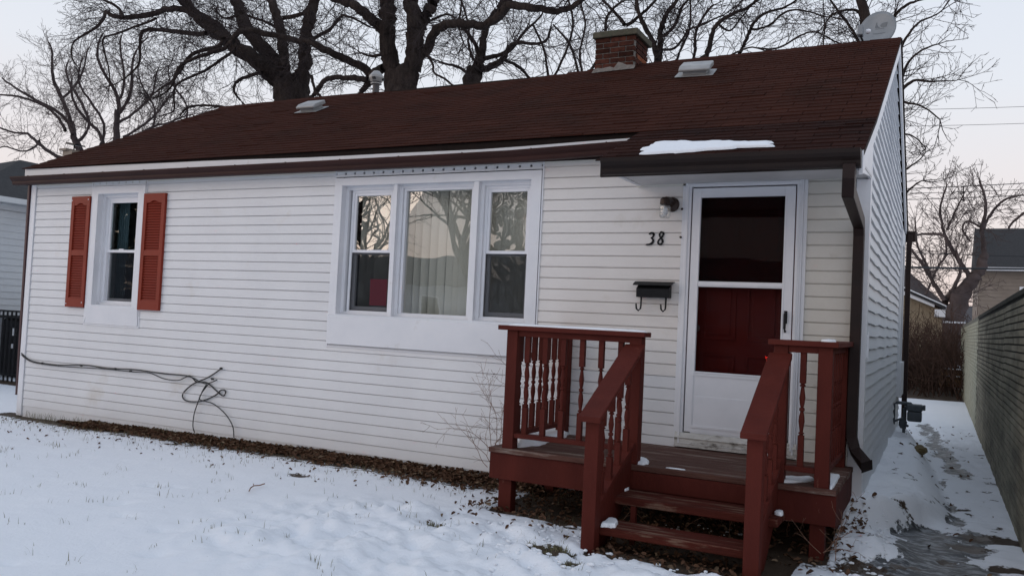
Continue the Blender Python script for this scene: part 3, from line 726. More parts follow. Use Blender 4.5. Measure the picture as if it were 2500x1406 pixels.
def long_gutter():
    prof = [(0, 0), (-.062, 0), (-.072, .018), (-.074, .040), (-.098, .062), (-.112, .085), (-.114, .098), (-.104, .098), (-.102, .088), (-.108, .086), (-.094, .066), (-.066, .044), (-.060, .008), (-.006, .008), (-.006, .098), (0, .098)]
    V_ = []; n_ = len(prof)
    for x, z0 in zip(GX_, GZ_):
        for (py, pz) in prof: V_.append((x, -.250+.114+py, z0+pz))
    F_ = [(q*n_+i, q*n_+(i+1) % n_, (q+1)*n_+(i+1) % n_, (q+1)*n_+i) for q in range(len(GX_)-1) for i in range(n_)]
    cp = [0, 1, 2, 3, 4, 5, 6, 15]
    F_ += [tuple(reversed(cp)), tuple((len(GX_)-1)*n_+q for q in cp)]
    return MB().add(V_, F_).build('gutter', 'gutter', house)
g1 = long_gutter()
kgutter(XP+.09, XR-.01, -1.300, 2.520, 2.512, .112, 'dark_gutter')
b = MB()
for i in range(12):
    x = .2+i*.72; zg = float(np.interp(x, GX_, GZ_))+.099; b.box((x, -.246, zg), (x+.006, -.137, zg+.006))
b.build('gutter_strap', 'gutter', g1)
MB().box((0, -.099, 2.890), (XP+.02, -.0245, 2.897)).build('soffit', 'soffit', house)
# porch roof underside
b = MB(); b.box((XP+.05, -1.186, 2.515), (XR-.02, -1.16, 2.64))
b.build('porch_fascia', 'dark_gutter', house)
b = MB(); b.add([(XP+.08, -1.158, 2.580), (XR-.03, -1.158, 2.580), (XR-.03, -.02, 2.652), (8.36, -.02, 2.645), (XP+.08, -1.158, 2.60), (XR-.03, -1.158, 2.60), (XR-.03, -.02, 2.672), (8.36, -.02, 2.665)],
      [(0, 1, 2, 3), (7, 6, 5, 4), (0, 4, 5, 1), (3, 2, 6, 7), (0, 3, 7, 4), (1, 5, 6, 2)]); b.build('porch_soffit', 'soffit', house)
MB().box((8.345, -.034, 2.628), (8.78, -.019, 2.652)).build('soffit_channel', 'vinyl_dirty', house)
b = MB()   # peeling left edge of the soffit
for i in range(9):
    t = i/9; x = XP+.07-(.11)*t; y = -1.15+1.1*t; zc_ = 2.575+.07*t
    b.box((x-.012, y, zc_-.004), (x+.022, y+.10, zc_+.022))
b.build('soffit_trim', 'trim', house)
# end piece and side return of the porch roof
b = MB(); b.add([(XP+.055, -.15, 2.90), (XP+.055, -1.15, 2.60), (XP+.055, -1.15, 2.64), (XP+.055, -.15, 3.06)], [(0, 1, 2, 3), (3, 2, 1, 0)]); b.build('porch_cheek', 'dark_gutter', house)
b = MB(); b.prism([(-.15, 2.64), (-1.165, 2.50), (-1.165, 2.615), (.1, 3.05), (.1, 2.64)], 0, HX+.002, HX+.018)
b.build('gable_return', 'trim', house)
# rake boards
b = MB()
def rake(mb, ya, yb, n_=26, h0=.155):
    V_ = []
    for i in range(n_+1):
        y = ya+(yb-ya)*i/n_; z = roofz(XR, y)-.008+.005*nz(y*9, 3.3); hh = h0
        V_ += [(XR-.028, y, z-hh), (XR-.003, y, z-hh), (XR-.003, y, z), (XR-.028, y, z)]
    F_ = [(i*4+j, i*4+(j+1) % 4, (i+1)*4+(j+1) % 4, (i+1)*4+j) for i in range(n_) for j in range(4)]+[(3, 2, 1, 0), tuple(n_*4+j for j in range(4))]
    mb.add(V_, F_)
rake(b, -1.17, RY); b.build('rake_board', 'trim', house)
b = MB(); b.prism([(RY, 4.565), (RY, 4.70), (HD+.2, 3.03), (HD+.2, 2.90)], 0, XR-.028, XR-.003); b.build('rake_board', 'trim', house)
b = MB(); b.prism([(RY, 4.700), (RY, 4.755), (HD+.30, 3.02), (HD+.30, 2.985)], 0, XR-.028, XR+.012); b.build('rake_edge', 'felt', house)
b = MB(); b.prism([(.12, 4.0), (.12, 4.0)], 0, 0, 0) if False else None
# downspouts
def spout(pts, wx, wy, mat, label=None):
    """rectangular pipe along points (list of (x,y,z)), mitred"""
    V_ = []
    n_ = len(pts)
    for i, p in enumerate(pts):
        p = Vector(p); d0 = (p-Vector(pts[i-1])).normalized() if i else None; d1 = (Vector(pts[i+1])-p).normalized() if i < n_-1 else None
        d = (d0+d1).normalized() if d0 and d1 else (d0 or d1)
        lat = Vector((1, 0, 0)) if abs(d.x) < .8 else Vector((0, 0, 1))
        lat = (lat-d*lat.dot(d)).normalized(); nr = d.cross(lat).normalized()
        c = max(.5, d.dot(d0)) if d0 else 1
        for a, b2 in ((-1, -1), (1, -1), (1, 1), (-1, 1)):
            q = p+lat*(a*wx/2)+nr*(b2*wy/2/(c if i not in (0, n_-1) else 1)); V_.append(q)
    F_ = [(i*4+j, i*4+(j+1) % 4, (i+1)*4+(j+1) % 4, (i+1)*4+j) for i in range(n_-1) for j in range(4)]+[(0, 1, 2, 3), ((n_-1)*4+3, (n_-1)*4+2, (n_-1)*4+1, (n_-1)*4)]
    return MB().add(V_, F_).build('downspout', mat, house, bev=.006)
spout([(10.185, -1.23, 2.53), (10.183, -1.23, 2.45), (10.175, -1.17, 2.37), (10.160, -.13, 2.29), (10.160, -.085, 2.20), (10.155, -.085, .66), (10.185, -.10, .56), (10.275, -.20, .47)], .076, .10, 'downspout')
spout([(-.052, -.02, 2.92), (-.052, -.02, 2.80), (-.050, .0, .13)], .042, .06, 'maroon')
spout([(HX+.10, HD+.10, 2.95), (HX+.085, HD+.08, 2.75), (HX+.085, HD+.08, .06)], .07, .085, 'downspout')
kg = MB().prism([(HD+.09, 2.84), (HD+.19, 2.84), (HD+.25, 2.98), (HD+.24, 2.99), (HD+.09, 2.99)], 0, -.1, HX+.17).build('gutter', 'downspout', house)
# chimney (part of the house) with single bricks
cx0, cx1, cy0, cy1 = 6.70, 7.225, 2.93, 3.46
ch = MB().box((cx0+.012, cy0+.012, 4.30), (cx1-.012, cy1-.012, 5.06)).build('chimney', 'mortar', house)
random.seed(3)
bm0 = MB().box((0, 0, 0), (1, 1, 1))
bl, bh_, mj = .193, .053, .014
meb = MB().box((-.5, -.5, -.5), (.5, .5, .5)).mesh('brick'); meb.materials.append(MT['brick'])
meo = MB().box((-.5, -.5, -.5), (.5, .5, .5)).mesh('brick'); meo.materials.append(MT['brick_orange'])
for r in range(9):
    z = 4.47+r*(bh_+mj)
    for face in range(3):
        L_ = (cx1-cx0) if face != 1 else (cy1-cy0)
        p = -(r % 2)*bl*.5
        while p < L_:
            a = max(p, 0); c = min(p+bl, L_)
            if c-a > .03:
                m_ = meo if (random.random() < .14 and r < 7) else meb; th = .055; dp = random.uniform(-.004, .003)
                if face == 0: o = inst('brick', m_, ch, ((cx0+(a+c)/2), cy0+th/2+dp, z+bh_/2), scl=(c-a, th, bh_))
                elif face == 1: o = inst('brick', m_, ch, (cx1-th/2+dp, cy0+(a+c)/2+.06*(a < .01), z+bh_/2), scl=(th, c-a-.06*(a < .01), bh_))
                else: o = inst('brick', m_, ch, (cx0+(a+c)/2, cy1-th/2-dp, z+bh_/2), scl=(c-a, th, bh_))
                o.rotation_euler = (random.uniform(-.02, .02), random.uniform(-.01, .01), random.uniform(-.012, .012))
            p += bl+mj
b = MB(); b.box((cx0-.035, cy0-.035, 5.062), (cx1+.04, cy1+.04, 5.145)); b.build('cap', 'concrete', ch, bev=.012)
b = MB(); b.tube([(6.96, 3.2, 5.13), (6.96, 3.2, 5.17)], .10, 14); b.build('flue', 'brick_orange', ch)
b = MB()   # mortar fillet at the foot
for i in range(10):
    a = cx0-.02+(cx1-cx0+.04)*i/10; c = a+(cx1-cx0+.04)/10; zt = roofz(a, cy0); hf = lambda q: .035+.03*abs(math.sin(q*1.3))+(.045 if q in (6, 7) else 0)
    b.add([(a, cy0-.05, zt-.01), (c, cy0-.05, zt-.01), (c, cy0-.004, zt+hf(i+1)), (a, cy0-.004, zt+hf(i))], [(0, 1, 2, 3)])
b.build('flashing', 'mortar', ch)
# ================================================================== PORCH
porch = thing('porch', 'red-brown painted wooden front porch with steps, spindle railings and worn treads', 'porch', (8.9, -.6, 0))
DZ = .43; PY = -1.15; PX0, PX1 = 7.625, 10.165
# deck boards run side to side
deckp = MB().box((PX0+.03, PY+.03, DZ-.24), (PX0+.07, -.03, DZ-.04)).box((9.0, PY+.04, DZ-.22), (9.04, -.04, DZ-.04)).box((PX1-.07, PY+.03, DZ-.24), (PX1-.03, -.03, DZ-.04)).build('deck', 'porch', porch)
yb = PY-.02; i = 0
bw = [.14]*8
ycur = PY-.022
for i in range(8):
    wd = .140; xa = PX0-.012+random.uniform(0, .01); xb = PX1+random.uniform(-.004, .006)
    o = MB().box((xa, ycur, DZ-.038), (xb, ycur+wd, DZ)).build('deck_board', 'deckboard', deckp, bev=.004); o.rotation_euler.y = random.uniform(-.0006, .0006)
    ycur += wd+.007
MB().box((PX0-.005, PY, .19), (PX1-.002, PY+.035, DZ-.040)).build('front_fascia', 'porch', porch, bev=.003)
MB().box((PX1-.036, PY+.036, .19), (PX1-.003, -.03, DZ-.040)).build('side_fascia', 'porch', porch, bev=.003)
MB().box((PX0-.004, PY+.036, .19), (PX0+.03, -.03, DZ-.040)).build('side_fascia', 'porch', porch, bev=.003)
for (xa, xb, ya) in ((7.69, 7.80, PY+.036), (10.00, 10.095, PY+.036), (7.69, 7.78, -.25), (10.00, 10.09, -.25)):
    MB().box((xa, ya, -.12), (xb, ya+.09, .30)).build('support_post', 'porch', porch, bev=.004)
POSTW = .092
def post(x0, y0, z0, z1, parent): return MB().box((x0, y0, z0), (x0+POSTW, y0+POSTW, z1)).build('post', 'porch', parent, bev=.004)
def spindle_mesh(h):
    r = .017; sq = .019
    b = MB(); hb = .21; ht = .21
    b.box((-sq, -sq, 0), (sq, sq, hb)); b.box((-sq, -sq, h-ht), (sq, sq, h))
    m_ = h-hb-ht; z = hb
    pr = [(.017, 0), (.011, .02), (.019, .035), (.019, .055), (.011, .07), (.014, .14), (.020, .27), (.017, .38), (.010, .455), (.018, .475), (.018, .52), (.010, .54), (.015, .60), (.020, .72), (.014, .85), (.010, .93), (.019, .945), (.019, .965), (.011, .98), (.017, 1.0)]
    b.lathe([(a, z+t*m_) for a, t in pr], (0, 0, 0), 10)
    me = b.mesh('spindle', (0, 0, 0)); me.materials.append(MT['porch_rail'])
    return me
SP = spindle_mesh(.78)
RT_ = DZ+.915      # underside of the cap
def rail_sec(a, b_, axis, fixed, n, capov=0):
    """railing section between posts along axis (0=x,1=y) from a to b at fixed other coordinate"""
    mb = MB(); t = .045
    def bx(z0, z1, th):
        if axis == 0: mb.box((a, fixed+.046-th/2, z0), (b_, fixed+.046+th/2, z1))
        else: mb.box((fixed+.046-th/2, a, z0), (fixed+.046+th/2, b_, z1))
    bx(DZ+.085, DZ+.120, .072)
    o = mb.build('railing', 'porch_rail', porch, bev=.003)
    mb = MB(); bx(RT_-.045, RT_-.001, .072) if False else None
    t0 = (a, fixed+.010, RT_-.045), (b_, fixed+.082, RT_-.001)
    t1 = (fixed+.010, a, RT_-.045), (fixed+.082, b_, RT_-.001)
    mb.box(*(t0 if axis == 0 else t1)); mb.build('top_rail', 'porch_rail', o, bev=.003)
    for i in range(n):
        c = a+(b_-a)*(i+.5)/n
        loc = (c, fixed+.046, DZ+.120) if axis == 0 else (fixed+.046, c, DZ+.120)
        inst('spindle', SP, o, loc, (0, 0, random.choice((0, math.pi/2))), (1, 1, (RT_-.045-DZ-.120)/.78))
    return o
yP = PY+.0
r1 = rail_sec(7.812, 8.722, 0, yP, 6)
post(7.72, yP, DZ-.04, RT_, porch); post(8.722, yP, DZ, RT_, porch)
r2 = rail_sec(yP+POSTW, -.13, 1, 7.72, 7); post(7.72, -.13, DZ, RT_, porch)
r3 = rail_sec(9.832, 10.022, 0, yP, 1); post(9.74, yP, DZ, RT_, porch); post(10.022, yP, DZ-.04, RT_, porch)
r4 = rail_sec(yP+POSTW, -.13, 1, 10.022, 7); post(10.022, -.13, DZ, RT_, porch)
def cap(x0, x1, y0, y1, h=.036): return MB().box((x0, y0, RT_), (x1, y1, RT_+h)).build('rail_cap', 'porch_rail', porch, bev=.004)
cap(7.655, 8.845, yP-.035, yP+.125); cap(7.655, 7.835, yP+.126, -.04)
cap(9.705, 10.150, yP-.035, yP+.125); cap(9.985, 10.150, yP+.126, -.04)
# steps
YN = -1.94       # front face of the newels
NX = (8.722, 9.74)
for q, x0 in enumerate(NX):
    post(x0, YN, -.09, .800, porch)
    # sloping cap rail
    w0, w1 = (x0-.032, x0+.120)
    yA, zA = YN-.055, .800; yB, zB = PY+.005, 1.255
    th = .038
    b = MB(); b.prism([(yA, zA), (yA, zA+th), (yA+.02, zA+th+.006), (yB, zB+th), (yB, zB)], 0, w0, w1)
    b.build('sloping_rail', 'porch_rail', porch, bev=.005)
    # stair stringer along the newel line
    b = MB(); b.prism([(YN+.094, -.02), (YN+.094, .20), (PY-.025, .56), (PY-.025, .26), (YN+.35, -.04)], 0, x0+.024, x0+.062); b.build('stringer', 'porch', porch)
    b = MB(); b.prism([(YN+.093, .232), (YN+.093, .268), (PY-.026, .592), (PY-.026, .556)], 0, x0+.010, x0+.082); b.build('bottom_rail', 'porch_rail', porch)
    sl_ = (zB-zA)/(yB-yA)
    for i in range(4):
        y = YN+.10+(PY-YN-.16)*(i+.6)/4
        zb_ = .255+(y-YN-.093)*(.324/(PY-.026-YN-.093))-.02; ztop = zA+(y-yA)*sl_-.002
        inst('spindle', SP, porch, (x0+.046, y, zb_), (0, 0, 0), (1, 1, (ztop-zb_)/.78))
def tread(y0, y1, z, x0, x1):
    return MB().box((x0, y0, z-.052), (x1, y1, z)).build('tread', 'tread', porch, bev=.006)
tread(-1.84, -1.585, .125, 8.742, 9.80); tread(-1.50, -1.20, .262, 8.700, 9.860)
for x_ in (8.90, 9.70): MB().box((x_, -1.50, -.05), (x_+.035, -1.465, .21)).build('step_brace', 'porch', porch)
MB().box((8.80, PY-.026, .264), (9.74, PY-.002, DZ-.041)).build('riser', 'porch', porch)
# bracket under the right end
MB().prism([(PY+.03, .19), (-.03, .19), (-.03, -.06), (-.10, -.06)], 0, PX1-.055, PX1-.038).build('skirt_board', 'porch', porch)

# ================================================================== things fixed to the house
# wall lamp
lamp = thing('wall_lamp', 'dark bronze wall lamp with clear ribbed glass jar beside the front door', 'lamp', (8.64, -.02, 2.46))
b = MB(); b.lathe([(0, 0), (.062, .0), (.064, .012), (.058, .020), (.020, .030), (0, .031)], (8.665, -.019, 2.470), 20, Matrix.Rotation(math.pi/2, 4, 'X')); b.build('backplate', 'bronze', lamp, smooth=False)
b = MB(); b.tube([(8.665, -.04, 2.478), (8.655, -.08, 2.492), (8.64, -.115, 2.488)], [.030, .036, .040], 12); b.lathe([(.0, .050), (.030, .048), (.044, .030), (.046, -.012), (.0, -.012)], (8.636, -.125, 2.470), 16); b.build('socket', 'bronze', lamp, smooth=False)
pr = [(.036, 0), (.040, -.010)]
for i in range(9):
    pr.append((.046+(.003 if i % 2 else 0), -.018-.010*i))
pr += [(.040, -.112), (.0, -.116)]
b = MB(); b.lathe(pr, (8.636, -.125, 2.458), 18); b.build('glass_jar', 'jar', lamp, smooth=True)
b = MB(); b.lathe([(0, 0), (.012, -.005), (.022, -.04), (.024, -.06), (.014, -.08), (0, -.085)], (8.636, -.125, 2.452), 12); b.build('bulb', 'frame', lamp, smooth=True)
# numbers
def digit(pts, name, label, x0, z0, w_, h):
    P = [(x0+px*w_, -.024, z0+pz*h) for px, pz, _ in pts]; Rr = [r*1.15 for _, _, r in pts]
    # smooth catmull
    Q = []; R_ = []
    for i in range(len(P)-1):
        p0, p1, p2, p3 = [Vector(P[max(0, min(len(P)-1, j))]) for j in (i-1, i, i+1, i+2)]
        for t in np.linspace(0, 1, 5)[:-1]:
            Q.append(.5*((2*p1)+(-p0+p2)*t+(2*p0-5*p1+4*p2-p3)*t*t+(-p0+3*p1-3*p2+p3)*t**3)); R_.append(Rr[i]+(Rr[i+1]-Rr[i])*t)
    Q.append(Vector(P[-1])); R_.append(Rr[-1])
    o = MB().tube(Q, R_, 6).build(name, 'black', None, loc=(x0+w_/2, -.022, z0))
    return tag(o, label, 'house number', 'house number digits on the siding')
digit([(.35, .88, .005), (.50, .98, .007), (.78, 1.0, .009), (.92, .84, .009), (.78, .64, .006), (.58, .56, .004), (.84, .46, .007), (.84, .20, .010), (.55, .03, .008), (.20, -.02, .007), (.0, -.02, .005)],
      'house_number', 'black curly digit 3 fixed to the white siding left of the 8', 8.447, 2.130, .072, .098)
digit([(1.05, .88, .004), (.86, .98, .007), (.55, 1.0, .008), (.34, .84, .007), (.42, .64, .006), (.72, .44, .008), (.84, .22, .009), (.60, .01, .008), (.25, .04, .007), (.16, .26, .007), (.42, .46, .006), (.78, .66, .008), (.90, .84, .007), (.84, .97, .005)],
      'house_number', 'black curly digit 8 fixed to the white siding right of the 3', 8.545, 2.130, .058, .104)
# mailbox
mbx = thing('mailbox', 'black metal wall mailbox with two curled newspaper hooks under it', 'mailbox', (8.54, -.05, 1.66))
MB().prism([(-.020, 1.672), (-.098, 1.672), (-.102, 1.745), (-.020, 1.800)], 0, 8.402, 8.690).build('body', 'black', mbx, bev=.003)
b = MB(); b.prism([(-.018, 1.803), (-.018, 1.811), (-.062, 1.806), (-.118, 1.778), (-.118, 1.772), (-.06, 1.798)], 0, 8.375, 8.715); b.build('lid', 'black', mbx)
for x in (8.437, 8.655):
    b = MB(); b.tube([(x, -.060, 1.672), (x, -.062, 1.600), (x-.002, -.062, 1.575), (x-.018, -.070, 1.556), (x-.030, -.088, 1.572), (x-.032, -.098, 1.615)], [.0075]*6, 8); b.build('hook', 'black', mbx, smooth=True)
# red paper notice
pp = MB(); pp.box((5.450, .1095, 1.503), (5.664, .1105, 1.775)); po = pp.build('paper_notice', 'paper', None, loc=(5.557, .11, 1.503))
tag(po, 'pink paper notice taped inside the lower left pane of the large window', 'notice')
b = MB()
for i in range(15):
    z = 1.742-i*.0155; 
    if i in (3, 9): continue
    b.box((5.475, .1088, z), (5.475+random.uniform(.10, .165), .1093, z+.003))
b.build('print', 'ink', po)
# vertical blinds behind the big window
vb = thing('vertical_blind', 'cream vertical slat blinds hanging behind the large window', 'blinds', (6.25, .25, 1.25))
MB().box((5.15, .20, 2.74), (7.32, .26, 2.76)).build('head_rail', 'blind', vb)
slat = MB().box((-.042, -.001, 0), (.042, .001, 1.42)).mesh('slat'); slat.materials.append(MT['blind'])
x = 5.25; random.seed(12)
while x < 7.34:
    dense = x > 6.28
    ang = random.uniform(.18, .42) if dense else random.uniform(.75, 1.25)
    if x > 6.02 and x < 6.30: ang = random.uniform(.45, .9)
    inst('slat', slat, vb, (x, .235+random.uniform(-.008, .008), 1.30), (0, 0, ang)); x += .078 if dense else .098
# curtain in the small window
b = MB(); n = 26
V_ = []; 
for i in range(n+1):
    x = 1.40+.20*i/n; y = .22+.012*math.sin(i*1.1); V_ += [(x, y, 1.38), (x, y, 2.70)]
b.add(V_, [(2*i, 2*i+2, 2*i+3, 2*i+1) for i in range(n)])
tag(b.build('curtain', 'curtain', None, loc=(1.5, .22, 1.38), smooth=True), 'grey-blue curtain edge behind the narrow window between the red shutters', 'curtain')
# ---- satellite dish
dc = on(1, 3.42, 2141, 72)
dish = thing('satellite_dish', 'grey oval satellite dish standing behind the right end of the roof ridge', 'satellite dish', (dc[0], dc[1]+.15, 4.6))
nrm = Vector((-.34, -.86, .30)).normalized(); lx = nrm.cross(Vector((0, 0, 1))).normalized(); ly = lx.cross(nrm).normalized()
tw = -.50; ax_ = lx*math.cos(tw)+ly*math.sin(tw); ay_ = -lx*math.sin(tw)+ly*math.cos(tw)
V_, F_ = [], []; K = 40; rings = 7; RW, RH = .215, .255
def dp(r, t, back=0):
    p = Vector(dc)+ax_*(RW*r*math.cos(t))+ay_*(RH*r*math.sin(t))-nrm*(.045*(1-r*r)+back); return p
for back in (0, .008):
    base_ = len(V_); V_.append(dp(0, 0, back))
    for i in range(1, rings+1):
        for j in range(K): V_.append(dp(i/rings, 2*math.pi*j/K, back))
    for j in range(K): F_.append((base_, base_+1+j, base_+1+(j+1) % K))
    for i in range(rings-1):
        for j in range(K): a = base_+1+i*K; F_.append((a+j, a+K+j, a+K+(j+1) % K, a+(j+1) % K))
o1 = 1+(rings-1)*K; o2 = len(V_)//2+1+(rings-1)*K
for j in range(K): F_.append((o1+j, o2+j, o2+(j+1) % K, o1+(j+1) % K))
MB().add(V_, F_).build('reflector', 'dish', dish, smooth=True)
# logo print on the dish: half disc and swoosh, thin line under it
def on_dish(a, b2):   # a,b in metres along screen-ish axes of the dish
    r2 = (a/RW)**2+(b2/RH)**2; return Vector(dc)+ax_*a+ay_*b2-nrm*(.045*(1-min(1, r2))-.002)
ct, stt = math.cos(-tw+.12), math.sin(-tw+.12)
def lg(a, b2): return on_dish(a*ct-b2*stt, a*stt+b2*ct)
mk = MB()
pts = [(-.085, .045), (-.085, .100), (-.045, .103), (-.015, .095), (0, .075), (-.012, .055), (-.045, .046)]
mk.add([lg(*p) for p in pts], [tuple(range(len(pts)))])
pts = [(-.008, .045), (.020, .062), (.038, .085), (.045, .112), (.056, .112), (.056, .045)]
mk.add([lg(*p) for p in pts], [tuple(range(len(pts)))])
pts = [(-.09, -.035), (.06, -.035), (.06, -.030), (-.09, -.030)]; mk.add([lg(*p) for p in pts], [(0, 1, 2, 3)])
pts = [(-.06, .030), (.05, .030), (.05, .034), (-.06, .034)]; mk.add([lg(*p) for p in pts], [(0, 1, 2, 3)])
mk.build('logo', 'dish_mark', dish)
ft = on(1, 3.12, 2101, 77); fb = on(1, 3.12, 2108, 100)
b = MB(); h0 = Vector(ft); b.box((h0.x-.032, h0.y-.06, h0.z-.058), (h0.x+.03, h0.y+.05, h0.z+.058)); b.build('receiver', 'dish', dish, bev=.010)
b = MB(); b.lathe([(0, 0), (.026, .002), (.028, .03), (.020, .05), (0, .05)], (h0.x+.055, h0.y+.03, h0.z-.002), 14, Matrix.Rotation(math.pi/2, 4, 'Y')); b.build('feed_horn', 'frame', dish)
low = dp(.95, -math.pi/2+.0, .01)
b = MB(); b.tube([(h0.x+.0, h0.y, h0.z-.055), (h0.x+.045, h0.y+.04, 4.72), (low.x, low.y+.02, 4.70)], .012, 8); b.build('arm', 'black', dish)
b = MB(); b.tube([(dc[0]+.03, dc[1]+.06, dc[2]-.05), (dc[0]+.03, dc[1]+.10, 4.66), (dc[0]-.02, dc[1]+.10, 4.50)], .02, 10); b.build('mast', 'galv', dish)
# ---- roof vents
def roof_vent(cx, cy, wd, rot, label):
    z = roofz(cx, cy)
    t = thing('roof_vent', label, 'roof vent', (cx, cy, z), 'box vents on the roof slope')
    Rm = Matrix.Rotation(math.atan(.5), 4, 'X')
    def tb(mb, nm, mt, bev=0):
        me = mb.mesh(nm); me.materials.append(MT[mt]); o = bpy.data.objects.new(nm, me); COL.objects.link(o); o.parent = t
        o.rotation_euler = (math.atan(.5), 0, rot)
        if bev: m_ = o.modifiers.new('b', 'BEVEL'); m_.width = bev; m_.segments = 3
        return o
    h = wd/2
    tb(MB().box((-h*1.25, -h*1.1, .014), (h*1.2, h*1.1, .020)), 'flange', 'galv')
    tb(MB().box((-h*.75, -h*.75, .020), (h*.75, h*.75, .0615)), 'throat', 'galv', .004)
    b_ = MB(); b_.prism([(-h, .062), (-h*1.02, .092), (-h*.55, .118), (h, .118), (h, .062)], 0, -h, h); tb(b_, 'hood', 'galv', .012)
    return t
roof_vent(2.78, 2.14, .30, .05, 'small galvanised box vent on the left part of the brown roof, by the pipe')
roof_vent(8.23, 2.18, .34, .10, 'larger looking galvanised box vent between brick chimney and satellite dish')
# ---- vent pipe with cap
pb = on(1, 3.30, 917, 232)
pz = pb[2]-.05
fp = thing('vent_pipe', 'dark vent pipe with pale peaked metal cap on the far roof slope', 'vent pipe', (pb[0], 3.3, pz-.12))
MB().tube([(pb[0], 3.3, pz-.12), (pb[0], 3.3, pz+.25)], .052, 16).build('pipe', 'pipe', fp)
b = MB(); k = 8
b.lathe([(.055, .20), (.085, .21), (.085, .225), (.055, .235)], (pb[0], 3.3, pz), 8)
b.lathe([(.088, .245), (.115, .30), (.112, .335), (.050, .41), (.0, .42)], (pb[0], 3.3, pz), 8)
b.build('cap', 'galv', fp)
b = MB()
for a in range(4):
    t_ = a*math.pi/2+math.pi/4-.5; b.box((pb[0]+.098*math.cos(t_)-.022, 3.3+.098*math.sin(t_)-.022, pz+.268), (pb[0]+.098*math.cos(t_)+.022, 3.3+.098*math.sin(t_)+.022, pz+.300))
b.build('slot', 'black', fp)
# ---- cable on the wall
def pathpx(L_, y): return [tuple(on(1, y, u, v)) for u, v in L_]
def smooth(P, n=5):
    Q = []
    for i in range(len(P)-1):
        p0, p1, p2, p3 = [Vector(P[max(0, min(len(P)-1, j))]) for j in (i-1, i, i+1, i+2)]
        for t in np.linspace(0, 1, n+1)[:-1]: Q.append(.5*((2*p1)+(-p0+p2)*t+(2*p0-5*p1+4*p2-p3)*t*t+(-p0+3*p1-3*p2+p3)*t**3))
    Q.append(Vector(P[-1])); return Q
cb = thing('cable', 'black cables stapled along the siding and looping down to the leaves', 'cable', (2.6, -.03, .3))
MB().tube(smooth(pathpx([(52, 862), (75, 880), (110, 887), (150, 891), (210, 891), (260, 899), (330, 902), (400, 912), (461, 918), (480, 932), (505, 934), (530, 955), (545, 966), (551, 955), (540, 952), (525, 965), (490, 979), (455, 978), (446, 962), (470, 938), (510, 920), (541, 899)], -.034)), .0075, 6).build('upper_cable', 'cable', cb, smooth=True)
MB().tube(smooth(pathpx([(52, 866), (80, 884), (150, 894), (250, 900), (330, 908), (365, 910), (400, 924), (435, 928), (462, 919), (500, 936), (530, 927)], -.046)), .006, 6).build('lower_cable', 'cable', cb, smooth=True)
MB().tube(smooth(pathpx([(508, 938), (492, 960), (488, 975), (520, 985), (550, 1010), (568, 1040), (571, 1068)], -.052)), .006, 6).build('hanging_cable', 'cable', cb, smooth=True)
MB().tube(smooth(pathpx([(504, 938), (494, 955), (484, 980), (474, 1010), (471, 1040), (475, 1055)], -.06)), .006, 6).build('hanging_cable', 'cable', cb, smooth=True)
b = MB()
for (u, v) in ((86, 884), (104, 886), (200, 892), (320, 906), (462, 918), (541, 899), (520, 925), (283, 900)):
    p = on(1, -.03, u, v); b.box((p[0]-.010, p[1]-.022, p[2]-.010), (p[0]+.010, p[1]+.005, p[2]+.010))
b.build('staple', 'cable', cb)
# ---- gas meter
gm = thing('gas_meter', 'grey gas meter with regulator standing in the snow at the side wall', 'gas meter', (10.33, 4.85, .2))
q = lambda u, v, x=10.36: Vector(on(0, x, u, v))
c0 = Vector((10.44, 4.9, .52))
yM = 4.95
def pm_(u, v): p = on(1, yM, u, v); return p
a = pm_(2213, 985); b2 = pm_(2252, 1030)
mx0, mx1, mz1, mz0 = a[0], b2[0], a[2], b2[2]
b = MB(); b.prism([(mx0, mz0+.0), (mx1-.04, mz0-.01), (mx1-.005, mz0+.02), (mx1, mz1-.02), (mx1-.03, mz1), (mx0+.02, mz1+.01), (mx0-.0, mz1-.03)], 1, yM-.08, yM+.09) if False else None
zc_ = (mz0+mz1)/2+.02
b.box((mx0+.012, yM-.085, mz0), (mx1-.008, yM+.09, zc_)); b.build('meter_body', 'meter', gm, bev=.02)
b = MB(); b.box((mx0, yM-.095, zc_+.004), (mx1, yM+.10, mz1)); b.build('meter_head', 'meter', gm, bev=.018)
b = MB(); p = pm_(2257, 995); b.box((p[0]-.02, yM-.05, p[2]-.035), (p[0]+.012, yM+.05, p[2]+.03)); b.build('index_box', 'meter', gm, bev=.006)
b = MB(); ptop = pm_(2196, 982)
b.tube([(10.225, yM-.02, ptop[2]-.28), (10.225, yM-.02, ptop[2]-.02), (10.26, yM-.02, ptop[2]), (mx0+.05, yM-.02, ptop[2]-.005), (mx0+.06, yM-.02, mz1-.01)], .022, 10)
pr_ = pm_(2206, 1050)
b.tube([(pr_[0], yM+.03, mz1-.06), (pr_[0], yM+.03, .16)], .019, 10)
b.tube([(pr_[0], yM+.03, mz1-.05), (mx0+.03, yM+.03, mz1-.05)], .024, 10)
b.tube([(10.222, yM+.0, pr_[2]+.10), (pr_[0], yM+.03, pr_[2]+.16)], .014, 8)
b.build('piping', 'meter', gm, smooth=False)
p = pm_(2204, 1035); b = MB(); b.lathe([(0, -.06), (.030, -.055), (.048, -.02), (.050, .03), (.032, .055), (0, .06)], (p[0], yM+.03, p[2]), 14); b.tube([(p[0], yM+.03, p[2]-.01), (p[0]+.06, yM-.02, p[2]-.015)], .016, 8); b.build('regulator', 'meter', gm)
